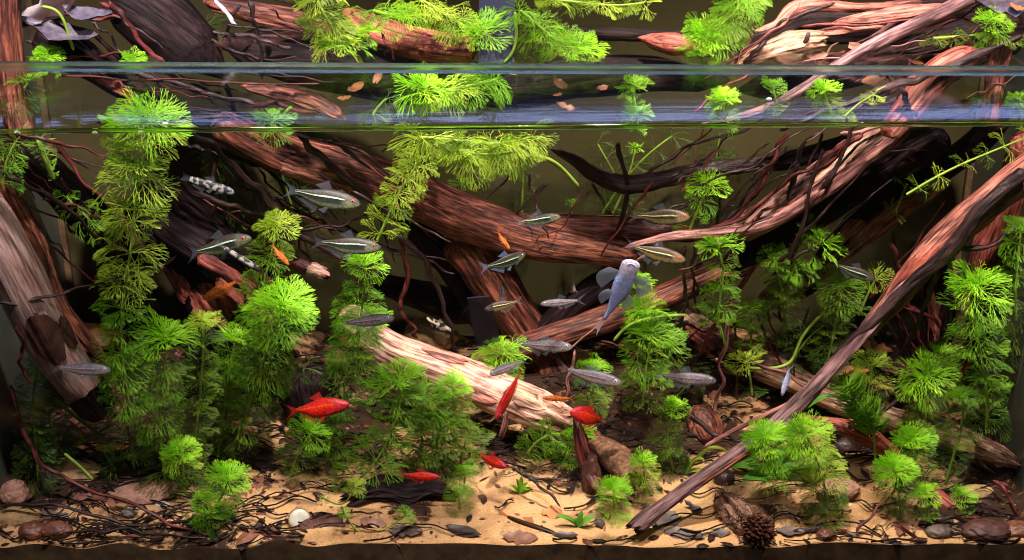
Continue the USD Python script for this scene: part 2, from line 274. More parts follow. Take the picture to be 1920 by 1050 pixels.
# water surface with a small meniscus climbing the front glass
wy = np.concatenate([[.0006, .002, .004, .008], np.linspace(.012, BACK - .001, 60)]); wx = np.linspace(-HW + .001, HW - .001, 120)
X, Y = np.meshgrid(wx, wy); Z = .0045 * np.exp(-Y / .0032) + .0004 * (meshkit.fbm(np.stack([X * 14, Y * 22, 0 * X], -1), 2, 4) - .5) + .0085 * X - .006
o = thing('water', 'clear still water surface just behind the front glass', 'water'); tag(o, kind='structure')
obj('surface', (np.stack([X, Y, Z], -1).reshape(-1, 3), grid_faces(64, 120, wrap=False)), 'water_top', o, smooth=True)
m = trimesh.creation.cylinder(radius=1, segment=[[-HW + .002, .0022, .0012 - .006 - .0085 * HW], [HW - .002, .0022, .0012 - .006 + .0085 * HW]], sections=16); m.vertices[:, 1:] = (m.vertices[:, 1:] - np.stack([0 * m.vertices[:, 0] + .0022, -.0048 + .0085 * m.vertices[:, 0]], 1)) * [.0018, .0024] + np.stack([0 * m.vertices[:, 0] + .0022, -.0048 + .0085 * m.vertices[:, 0]], 1)
obj('meniscus', m, 'meniscus_glass', o, smooth=60)

# ---------------------------------------------------------------- driftwood
LOGS = {}
def tube(pts, rad, nr, nc, rough=.16, ridge=.10, flat=1.0, roll=0.0, seed=0, end=('taper', 'taper'), jag=.10, len_scale=1.0):
    """a bent, grained limb; returns mesh, rest coordinates and the grids"""
    cs, tk = spline(pts); t = np.linspace(0, 1, nr); c = cs(t)
    r = np.interp(t, tk, rad)
    L = np.concatenate([[0], np.cumsum(np.linalg.norm(np.diff(c, axis=0), axis=1))]); tot = L[-1]
    T = unit(np.gradient(c, axis=0)); N, B = frames(T)
    th = np.arange(nc) * 2 * math.pi / nc; R = np.max(rad)
    ct, st = np.cos(th), np.sin(th)
    q = np.stack(np.broadcast_arrays(L[:, None] / R * .45, ct[None], st[None]), -1) + seed * 3.7
    q2 = np.stack(np.broadcast_arrays(L[:, None] / R * .35, ct[None] * 3.4, st[None] * 3.4), -1) + seed * 1.3
    q3 = np.stack(np.broadcast_arrays(L[:, None] / R * .7, ct[None] * 8, st[None] * 8), -1) + seed * 2.3
    k = 1 + rough * 2.4 * (meshkit.fbm(q, 3, seed) - .5) + ridge * 1.5 * (np.abs(meshkit.noise(q2, seed + 5) - .5) * 2 - .4) + ridge * 1.0 * (meshkit.noise(q3, seed + 9) - .5)
    rr = r[:, None] * k
    shift = np.zeros((nr, nc))
    for side, kind in enumerate(end):
        d = (tot - L if side else L)[:, None]
        if kind == 'taper': rr = rr * np.clip((d / (1.2 * R + 1e-9)), 0, 1) ** .6
        if kind == 'round': rr = rr * np.sqrt(np.clip(1 - (1 - np.clip(d / (.6 * R), 0, 1)) ** 2, 0.0, 1))
        if kind == 'broken':
            j = meshkit.noise(np.stack([ct * 2.6, st * 2.6, 0 * ct], -1) + seed, seed + 3) + .5 * meshkit.noise(np.stack([ct * 7, st * 7, 0 * ct], -1), seed + 4)
            w = np.clip(1 - d / (2.6 * R), 0, 1) ** 2
            shift += (1 if side else -1) * (j[None] - .75) * w * R * 2.4 * jag / .1 * .5
    cr, sr = math.cos(roll), math.sin(roll)
    a, b = rr * ct * flat, rr * st
    n1, b1 = a * cr - b * sr, a * sr + b * cr
    v = c[:, None] + N[:, None] * n1[..., None] + B[:, None] * b1[..., None] + T[:, None] * shift[..., None]
    rest = np.stack([np.broadcast_to(L[:, None] + shift, (nr, nc)), rr * ct, rr * st], -1) + seed * .37
    V = np.vstack([v.reshape(-1, 3), c[0] + T[0] * shift[0].mean(), c[-1] + T[-1] * (shift[-1].mean() - .25 * r[-1] * (end[1] == 'broken'))])
    RS = np.vstack([rest.reshape(-1, 3), rest[0].mean(0), rest[-1].mean(0)])
    f = grid_faces(nr, nc); n = nr * nc; j = np.arange(nc); j1 = (j + 1) % nc
    f = np.vstack([f, np.stack([j1, j, 0 * j + n], 1), np.stack([j + n - nc, j1 + n - nc, 0 * j + n + 1], 1)])
    return V, f, RS, v, T, c, r
def world(pts):
    w = np.array([P(*p[:3]) for p in pts]); r = np.array([M(w[i], p[3]) / 2 for i, p in enumerate(pts)]); return w, r
def wood(label, pts, look, seed, group=None, name='driftwood_log', cat='driftwood', patches=(), knots=(), endcap=None, nc=30, step=.0042, **k):
    """pts: (pixel x, pixel y, depth, width in pixels)"""
    w, r = world(pts); r = r * .88
    nr = int(np.clip(np.linalg.norm(np.diff(w, axis=0), axis=1).sum() / step, 14, 170))
    V, f, rest, g, T, c, rad = tube(w, r, nr, nc, seed=seed, **k)
    if not (patches or knots or endcap):
        return single(name, (V, f), look, label, cat, group, smooth=50 if False else True, var={'rest': rest})
    o = thing(name, label, cat, group)
    obj('limb', (V, f), look, o, smooth=True, var={'rest': rest})
    view = unit(CAM - g); nrm = unit(g - c[:, None]); R3 = rest[:-2].reshape(g.shape)
    for (t, off, dt, dn, lk, nm) in patches:                       # a flake lying on the side that faces the glass
        i0 = int(t * (nr - 1)); j0 = int(np.argmax((view[i0] * nrm[i0]).sum(-1))) + off
        I = np.arange(max(i0 - dt, 0), min(i0 + dt + 1, nr)); J = np.arange(j0 - dn, j0 + dn + 1) % nc
        pv = g[np.ix_(I, J)] + nrm[np.ix_(I, J)] * .0016
        Rp = R3[np.ix_(I, J)]; k4 = 5
        def fine(a):
            ti = np.linspace(0, len(I) - 1, (len(I) - 1) * k4 + 1); tj = np.linspace(0, len(J) - 1, (len(J) - 1) * k4 + 1)
            i_, j_ = np.minimum(ti.astype(int), len(I) - 2), np.minimum(tj.astype(int), len(J) - 2); fi, fj = (ti - i_)[:, None, None], (tj - j_)[None, :, None]
            return (a[i_][:, j_] * (1 - fi) + a[i_ + 1][:, j_] * fi) * (1 - fj) + (a[i_][:, j_ + 1] * (1 - fi) + a[i_ + 1][:, j_ + 1] * fi) * fj
        pv, Rp = fine(pv), fine(Rp); A_, B_ = np.meshgrid(np.linspace(-1, 1, pv.shape[0]), np.linspace(-1, 1, pv.shape[1]), indexing='ij')
        u = A_ ** 2 + B_ ** 2
        ok = u < .15 + 1.1 * meshkit.fbm(np.stack([A_ * 1.6, B_ * 2.6, 0 * A_], -1) + seed * 2.7, 4, seed)
        pv = pv + .0007 * (meshkit.noise(np.stack([A_ * 6, B_ * 6, 0 * A_], -1), seed)[..., None] - .5)
        ff = grid_faces(pv.shape[0], pv.shape[1], wrap=False); ok = ok.ravel(); ff = ff[ok[ff].all(1)]
        if len(ff) > 3: obj(nm, (pv.reshape(-1, 3), ff), lk, o, smooth=True, var={'rest': Rp.reshape(-1, 3)})
    for (t, off, s) in knots:
        i0 = int(t * (nr - 1)); j0 = (int(np.argmax((view[i0] * nrm[i0]).sum(-1))) + off) % nc
        p = g[i0, j0]; m = trimesh.creation.torus(s * .62, s * .36, 18, 8)
        m.apply_transform(trimesh.geometry.align_vectors([0, 0, 1], nrm[i0, j0])); m.apply_translation(p)
        d = trimesh.creation.icosphere(1, s * .5); d.apply_translation(p)
        kb = obj('knot', m, look, o, smooth=True, var={'rest': m.vertices * [1, 1, 1]}); obj('knot_hole', d, 'dark_wood', kb, smooth=True, var={'rest': np.array(d.vertices)})
    if endcap:
        side, lk = endcap; ring = g[-1 if side else 0]; cc = ring.mean(0); d = T[-1] if side else -T[0]
        vv = np.vstack([ring + d * .0006, cc + (ring - cc) * .6 + d * .0010, cc[None] + d * .0008]); j = np.arange(nc); j1 = (j + 1) % nc
        ef = np.vstack([np.stack([j, j1, j1 + nc], 1), np.stack([j, j1 + nc, j + nc], 1), np.stack([j + nc, j1 + nc, 0 * j + 2 * nc], 1)])
        obj('cut_end', (vv, ef), lk, o, var={'rest': vv})
    return o

# the big log from the upper left to the fork in the middle
wood('thick reddish brown log sloping from the upper left to a fork in the middle', [(400, 225, .25, 66), (520, 285, .27, 86), (680, 328, .29, 96), (800, 376, .31, 98), (900, 418, .325, 100), (1010, 450, .33, 88), (1110, 466, .335, 68), (1215, 487, .345, 50)], 'brown_wood', 3,
     rough=.15, ridge=.09, knots=[(.40, 4, .0085), (.43, -3, .007)], patches=[(.22, 4, 10, 6, 'pink_wood', 'bare_patch')], end=('round', 'taper'))
wood('dark trunk dropping from the fork of the big log to the sand', [(858, 430, .345, 104), (905, 500, .352, 104), (955, 575, .358, 96), (1005, 650, .362, 110), (1040, 720, .35, 130)], 'brown_wood', 7, rough=.2, ridge=.12, end=('round', 'round'))
wood('curved dark limb arching under the big log down to the trunk', [(745, 400, .355, 50), (800, 445, .37, 60), (860, 520, .378, 66), (905, 590, .382, 70), (940, 650, .38, 70)], 'dark_wood', 8, end=('round', 'round'))
wood('straight brown branch lying level behind the silver striped fish in the middle', [(930, 412, .375, 34), (1040, 421, .375, 50), (1130, 425, .378, 54), (1230, 432, .38, 46), (1320, 445, .385, 30)], 'brown_wood', 9, end=('round', 'taper'))
wood('rough dark limb rising from the trunk foot to the right', [(995, 650, .345, 54), (1060, 588, .35, 62), (1125, 538, .352, 58), (1190, 505, .355, 46)], 'dark_wood', 10, rough=.22, end=('round', 'taper'))
wood('long brown limb behind the pale sucker fish rising from bottom centre', [(870, 690, .30, 40), (960, 655, .315, 48), (1080, 615, .33, 56), (1200, 575, .345, 60), (1330, 520, .355, 56), (1430, 485, .36, 40)], 'brown_wood', 11, rough=.14, end=('taper', 'taper'))
wood('dark horizontal log low behind the bushy plants left of the trunk', [(700, 528, .39, 40), (760, 545, .39, 62), (830, 568, .39, 70), (900, 600, .385, 62)], 'dark_wood', 12, end=('round', 'taper'))
# left
wood('broad pinkish slab of driftwood leaning down from the left edge with a cut end', [(-80, 330, .045, 118), (8, 470, .055, 122), (72, 600, .075, 112), (140, 705, .10, 98), (190, 770, .115, 80)], 'bleached_wood', 21, rough=.09, ridge=.07, flat=.8, nc=40,
     patches=[(.56, 1, 9, 5, 'bark', 'bark_flake'), (.60, -5, 6, 3, 'bark', 'bark_flake'), (.955, 0, 9, 13, 'dark_wood', 'painted_shadow_end')], knots=[(.93, 2, .0030)], endcap=(1, 'dark_wood'), end=('round', 'cut'))  # dark patch at the lower end is shadow put into the colour
wood('long strip of brown bark peeling along the pinkish slab', [(-10, 290, .065, 26), (35, 400, .078, 34), (78, 475, .09, 40), (100, 545, .10, 34), (150, 620, .115, 30), (225, 712, .125, 14)], 'brown_wood', 22, rough=.3, ridge=.2, flat=.6, end=('round', 'taper'), name='bark_strip')
wood('black diagonal trunk behind the tall left plant', [(-40, 235, .26, 80), (90, 330, .29, 86), (170, 410, .315, 84), (250, 520, .335, 60), (300, 610, .35, 40)], 'dark_wood', 23, end=('round', 'taper'))
wood('massive black stump standing behind the left plants', [(250, 360, .30, 120), (340, 440, .31, 150), (420, 520, .315, 190), (455, 600, .315, 190), (470, 700, .31, 200), (450, 800, .30, 180)], 'dark_wood', 24, rough=.24, ridge=.14, nc=36,
     patches=[(.42, 3, 9, 4, 'red_wood', 'red_bark'), (.50, -4, 8, 3, 'red_wood', 'red_bark'), (.3, 7, 7, 3, 'red_wood', 'red_bark')], end=('round', 'round'))
wood('squared dark log end jutting up behind the tall left plant', [(300, 395, .27, 110), (345, 430, .262, 104), (392, 462, .255, 92)], 'dark_wood', 25, flat=.7, rough=.1, ridge=.16, end=('round', 'cut'), endcap=(1, 'litter_dark'))
wood('dark red splintered branch stub beside the leaping orange fish', [(370, 480, .235, 30), (430, 515, .232, 34), (478, 545, .23, 24)], 'red_wood', 26, rough=.28, ridge=.2, end=('round', 'broken'))
wood('dark branch stub with a pale broken tip right of the small orange fish', [(520, 470, .26, 20), (565, 497, .252, 30), (605, 512, .245, 24), (618, 520, .243, 14)], 'red_root', 27, end=('round', 'broken'), patches=[(.96, 0, 6, 9, 'pale_wood', 'pale_tip')])
wood('dark sunken stump under the red fish at lower left', [(560, 690, .25, 130), (580, 770, .235, 120), (575, 850, .205, 90), (572, 930, .115, 62), (590, 985, .06, 40)], 'dark_wood', 28, rough=.2, end=('round', 'round'))
wood('dark stained log standing behind the bushy left plants', [(385, 620, .30, 60), (380, 720, .28, 70), (385, 800, .245, 70), (395, 870, .20, 50)], 'dark_wood', 29, end=('round', 'round'))
# centre foreground
wood('pale pink splintered log lying across the centre with a broken end', [(640, 580, .265, 60), (730, 652, .24, 76), (830, 692, .215, 88), (930, 735, .19, 96), (1010, 768, .172, 92), (1062, 790, .16, 66)], 'pale_wood', 31, rough=.13, ridge=.12, flat=.85, nc=44, step=.003, jag=.2,
     patches=[(.60, 4, 12, 3, 'pink_wood', 'split_face'), (.80, -3, 10, 4, 'tan_wood', 'split_face'), (.45, -6, 10, 3, 'pink_wood', 'split_face')], end=('round', 'broken'))
wood('thin twig propping up the pale pink log', [(952, 765, .165, 14), (946, 800, .168, 15), (938, 822, .17, 12)], 'pink_root', 32, name='prop_twig', end=('round', 'round'))
# right
wood('long flat weathered board slanting from the front sand up to the right', [(1192, 988, .012, 38), (1265, 932, .035, 30), (1370, 860, .062, 33), (1470, 785, .09, 40), (1560, 690, .118, 34), (1650, 590, .14, 30), (1730, 500, .155, 28)], 'mauve_wood', 41, rough=.10, ridge=.16, flat=.75, nc=34,
     patches=[(.30, 3, 10, 3, 'brown_wood', 'worn_strip')], end=('broken', 'taper'), jag=.14)
wood('thick salmon pink branch leaning up to the right edge', [(1600, 650, .150, 26), (1680, 555, .160, 56), (1740, 480, .165, 66), (1800, 420, .17, 66), (1870, 365, .18, 72), (1960, 300, .19, 80)], 'pink_wood', 42, rough=.13, ridge=.07, nc=36,
     patches=[(.30, 2, 14, 7, 'red_wood', 'bark_patch'), (.62, 5, 12, 6, 'red_wood', 'bark_patch')], end=('taper', 'round'))
wood('black crooked branch lying along the salmon pink branch', [(1560, 672, .125, 16), (1640, 600, .135, 22), (1720, 520, .142, 28), (1780, 470, .146, 34), (1830, 405, .15, 30), (1925, 318, .16, 30)], 'dark_root', 43, rough=.3, end=('taper', 'round'), name='driftwood_branch')
wood('wide pale tan beam sloping up to the waterline right of centre', [(1330, 462, .285, 40), (1400, 425, .27, 66), (1490, 370, .255, 80), (1570, 315, .24, 80), (1650, 262, .225, 66), (1720, 225, .215, 44)], 'pale_wood', 44, rough=.10, ridge=.13, flat=.8, nc=40, jag=.2,
     end=('broken', 'taper'))
wood('pink thin branch running along under the tan beam to the middle', [(1168, 465, .205, 8), (1240, 447, .21, 20), (1330, 437, .215, 22), (1420, 425, .22, 30), (1500, 385, .222, 36), (1580, 330, .222, 38), (1660, 272, .215, 34), (1710, 240, .212, 20)], 'pink_root', 45, rough=.14, ridge=.14, name='driftwood_branch', end=('taper', 'taper'))
wood('dark heavy beam in shade beneath the tan beam', [(1350, 505, .315, 44), (1450, 450, .30, 58), (1560, 385, .29, 62), (1660, 318, .275, 60), (1780, 255, .25, 56)], 'dark_wood', 46, end=('taper', 'round'))
wood('black knobbly branch crossing level behind the upper centre right', [(1030, 278, .34, 12), (1075, 300, .345, 22), (1120, 330, .35, 32), (1190, 345, .35, 40), (1290, 325, .345, 34), (1400, 310, .34, 34), (1500, 296, .335, 40), (1600, 268, .325, 44), (1690, 240, .31, 40)], 'dark_root', 47, rough=.34, ridge=.16, name='driftwood_branch', end=('taper', 'round'))
wood('black arched limb with an orange worn spot between the two right beams', [(1500, 560, .335, 40), (1560, 470, .325, 46), (1630, 400, .315, 52), (1700, 350, .305, 60), (1790, 300, .29, 60), (1880, 215, .25, 56)], 'dark_wood', 48, patches=[(.34, 2, 6, 7, 'pink_wood', 'worn_spot'), (.22, 2, 5, 5, 'tan_wood', 'worn_spot')], end=('taper', 'round'))
wood('pale brown bowed limb with a split face in the right middle', [(1420, 560, .335, 36), (1500, 525, .33, 54), (1580, 470, .32, 54), (1650, 410, .31, 62), (1720, 360, .30, 74), (1790, 310, .29, 50)], 'tan_wood', 49, rough=.14, ridge=.14, patches=[(.66, 3, 12, 5, 'pink_wood', 'split_face'), (.45, -4, 10, 4, 'dark_wood', 'bark_patch')], end=('taper', 'taper'))
wood('dark upright trunk in the right background below the salmon branch', [(1740, 440, .34, 40), (1755, 520, .345, 58), (1765, 600, .35, 66), (1760, 690, .35, 70)], 'dark_wood', 50, patches=[(.55, 2, 10, 3, 'pink_wood', 'worn_spot')], end=('round', 'round'))
wood('reddish leaning trunk at the far right edge', [(1925, 250, .24, 56), (1900, 360, .265, 80), (1865, 460, .285, 88), (1835, 560, .30, 74), (1800, 680, .31, 50), (1775, 745, .29, 34)], 'red_wood', 51, rough=.16, ridge=.10, patches=[(.72, 2, 12, 4, 'tan_wood', 'pale_strip')], end=('round', 'round'))
wood('tan weathered log on the sand at lower right with a splintered tip', [(1270, 585, .36, 44), (1340, 635, .33, 60), (1440, 690, .285, 62), (1560, 745, .235, 54), (1690, 792, .19, 56), (1800, 825, .155, 60), (1880, 855, .13, 44), (1915, 872, .12, 20)], 'tan_wood', 52, rough=.14, ridge=.13, nc=36,
     patches=[(.12, 3, 9, 6, 'red_wood', 'bark_patch'), (.22, 5, 8, 4, 'dark_wood', 'bark_patch')], end=('round', 'broken'), jag=.2)
wood('forked tip hanging below the tan log at the lower right', [(1815, 840, .148, 34), (1845, 868, .142, 26), (1880, 895, .138, 12), (1902, 912, .135, 6)], 'tan_wood', 53, name='driftwood_branch', end=('round', 'taper'))
wood('red forked branch dropping behind the bright plants at lower right', [(1478, 780, .165, 14), (1560, 796, .155, 32), (1630, 820, .14, 44), (1680, 862, .14, 34), (1725, 905, .11, 34), (1770, 945, .08, 42), (1832, 985, .045, 40)], 'red_wood', 54, rough=.22, ridge=.14, name='driftwood_branch', end=('taper', 'broken'))
wood('short red spur standing on the red forked branch', [(1618, 822, .16, 22), (1603, 802, .158, 14), (1592, 782, .157, 8)], 'red_wood', 55, name='driftwood_branch', end=('round', 'taper'))
wood('straight salmon twig crossing behind the slanting board', [(1320, 838, .14, 8), (1380, 805, .135, 10), (1440, 776, .13, 11), (1500, 745, .125, 6)], 'pink_root', 56, name='driftwood_branch', end=('taper', 'taper'))
wood('hollow red brown root knob on the sand left of the slanting board', [(1300, 760, .215, 40), (1318, 800, .205, 80), (1335, 838, .19, 60)], 'brown_wood', 57, rough=.34, ridge=.08, name='gnarled_driftwood', end=('round', 'round'))
# above the waterline
wood('pink bark covered branch rising out of the water at upper right', [(1655, 255, .16, 46), (1710, 195, .165, 60), (1750, 145, .17, 66), (1800, 112, .175, 62), (1850, 105, .185, 30)], 'red_wood', 61, rough=.15, ridge=.10, patches=[(.3, 2, 9, 7, 'pink_wood', 'bare_patch'), (.6, 2, 8, 6, 'pink_wood', 'bare_patch')], end=('round', 'taper'))
wood('second rosy trunk at the upper right edge behind the black branch', [(1855, 235, .20, 40), (1865, 170, .205, 46), (1870, 120, .21, 52), (1885, 60, .22, 60)], 'pink_wood', 62, end=('round', 'round'))
wood('slim mauve pole crossing the waterline up to the top right corner', [(1290, 240, .075, 10), (1400, 215, .10, 16), (1480, 182, .12, 22), (1560, 130, .145, 24), (1660, 72, .17, 28), (1760, 25, .19, 32), (1850, -20, .20, 34)], 'mauve_wood', 63, name='driftwood_branch', end=('taper', 'round'))
wood('pale pink forked root stretched along the top right', [(1415, 58, .235, 16), (1460, 45, .24, 26), (1490, 18, .245, 34), (1600, 14, .25, 22), (1730, 2, .255, 14)], 'pink_wood', 64, name='driftwood_branch', rough=.2, ridge=.16, end=('taper', 'taper'))
wood('flat pink splinter of wood second from the top right', [(1560, 42, .225, 10), (1620, 34, .225, 32), (1700, 22, .225, 36), (1775, 8, .225, 12)], 'pink_wood', 65, flat=.5, ridge=.16, end=('taper', 'taper'))
wood('dark heavy branch under the pink splinters at upper right', [(1380, 95, .27, 50), (1480, 62, .275, 70), (1600, 45, .28, 80), (1740, 25, .285, 80), (1860, -5, .29, 70)], 'dark_wood', 66, rough=.2, end=('taper', 'round'))
wood('pale split slab showing through the surface above the tan beam', [(1355, 125, .20, 24), (1430, 98, .205, 46), (1490, 78, .21, 56), (1545, 72, .215, 40)], 'tan_wood', 67, flat=.6, ridge=.16, end=('broken', 'broken'))
wood('narrow pink slat lying beside the pale split slab', [(1500, 68, .222, 14), (1580, 55, .222, 24), (1660, 47, .222, 12)], 'pink_wood', 68, flat=.6, ridge=.18, end=('taper', 'taper'))
wood('wine red log showing through the surface at top centre', [(640, 18, .29, 40), (720, 62, .27, 66), (800, 85, .255, 74), (895, 96, .245, 56)], 'red_wood', 69, rough=.1, ridge=.08, knots=[(.66, 2, .004), (.70, -3, .003)], end=('taper', 'round'))
wood('dim rosy log end at top right of centre', [(1195, 70, .27, 20), (1260, 82, .265, 50), (1330, 92, .26, 30)], 'red_wood', 70, end=('taper', 'taper'))
wood('dim brown stick lying under the surface at top centre right', [(1050, 55, .285, 14), (1120, 62, .285, 30), (1250, 66, .285, 26), (1330, 60, .285, 10)], 'dark_wood', 71, name='driftwood_branch')
wood('big black log looming at the top left under the surface', [(210, -10, .275, 110), (300, 40, .265, 150), (370, 95, .255, 120), (430, 150, .235, 60)], 'dark_wood', 72, rough=.14, end=('round', 'taper'))
wood('grooved brown log along the top edge left of centre', [(380, 2, .30, 30), (470, 22, .295, 46), (560, 40, .29, 50), (640, 60, .285, 24)], 'brown_wood', 73, ridge=.18, end=('taper', 'taper'))
wood('brown bark trunk standing at the top left edge', [(40, 260, .10, 62), (28, 200, .105, 66), (15, 110, .11, 70), (5, 20, .115, 80), (0, -60, .12, 84)], 'brown_wood', 74, ridge=.2, rough=.2, end=('round', 'round'), patches=[(.12, 1, 8, 8, 'pink_wood', 'bare_patch')])
wood('black log jumble lying under the surface left of the tall plant', [(70, 60, .23, 90), (160, 110, .215, 80), (250, 170, .195, 60), (330, 225, .18, 30)], 'dark_wood', 75, rough=.28, ridge=.2, end=('round', 'taper'), patches=[(.45, 2, 8, 2, 'red_wood', 'red_streak'), (.62, 2, 8, 2, 'red_wood', 'red_streak')])
wood('ochre slab of wood seen through the water left of the floating plant', [(450, 160, .215, 16), (520, 172, .21, 40), (590, 190, .205, 46), (650, 225, .19, 26)], 'brown_wood', 76, flat=.6, ridge=.2, end=('taper', 'taper'))
wood('dark wood mass in the shade behind the floating plants at top centre', [(420, 80, .31, 80), (560, 115, .30, 110), (760, 150, .28, 110), (980, 160, .28, 90), (1180, 140, .285, 80), (1370, 150, .28, 50)], 'dark_wood', 77, rough=.25, end=('taper', 'taper'))
wood('black horizontal root mass under the surface at right', [(1380, 170, .24, 40), (1500, 150, .245, 70), (1620, 120, .25, 80), (1760, 80, .255, 90), (1920, 50, .26, 100)], 'dark_wood', 78, rough=.25, end=('taper', 'round'))

wood('black splintery driftwood piece on the sand under the darker red fish', [(670, 930, .075, 34), (720, 915, .085, 62), (770, 922, .088, 52), (815, 915, .085, 44), (862, 935, .08, 14)], 'dark_wood', 79, rough=.4, ridge=.35, flat=.45, nc=40, name='driftwood_piece', end=('broken', 'taper'), jag=.25)
wood('dark red wood splinter standing left of the cracked seed pod', [(1082, 798, .12, 16), (1092, 845, .11, 30), (1106, 890, .095, 26), (1126, 922, .075, 12)], 'red_root', 80, rough=.45, ridge=.35, nc=36, name='driftwood_piece', end=('broken', 'taper'), jag=.25)

# ---------------------------------------------------------------- thin roots and twigs
def twig(label, pts, d0, d1, w0, w1, look='dark_root', seed=0, wig=2.6, group=None, name='thin_root', cat='root'):
    rng = np.random.default_rng(seed + 400); n = len(pts)
    d = np.linspace(d0, d1, n); w = np.linspace(w0, w1, n) * .78
    q = []
    for i in range(n):
        q.append((pts[i][0], pts[i][1], d[i], w[i]))
        if i < n - 1:
            for a in (.33, .67): q.append((pts[i][0] * (1 - a) + pts[i + 1][0] * a + rng.normal(0, wig), pts[i][1] * (1 - a) + pts[i + 1][1] * a + rng.normal(0, wig), (d[i] * (1 - a) + d[i + 1] * a) + rng.normal(0, .0015), (w[i] * (1 - a) + w[i + 1] * a) * rng.uniform(.72, 1.3)))
    ww, r = world(q); L = np.linalg.norm(np.diff(ww, axis=0), axis=1).sum()
    V, f, rest, *_ = tube(ww, r, int(np.clip(L / .004, 10, 90)), 9, rough=.42, ridge=.10, seed=seed, end=('taper', 'taper'))
    single(name, (V, f), look, label, cat, group, smooth=True, var={'rest': rest})
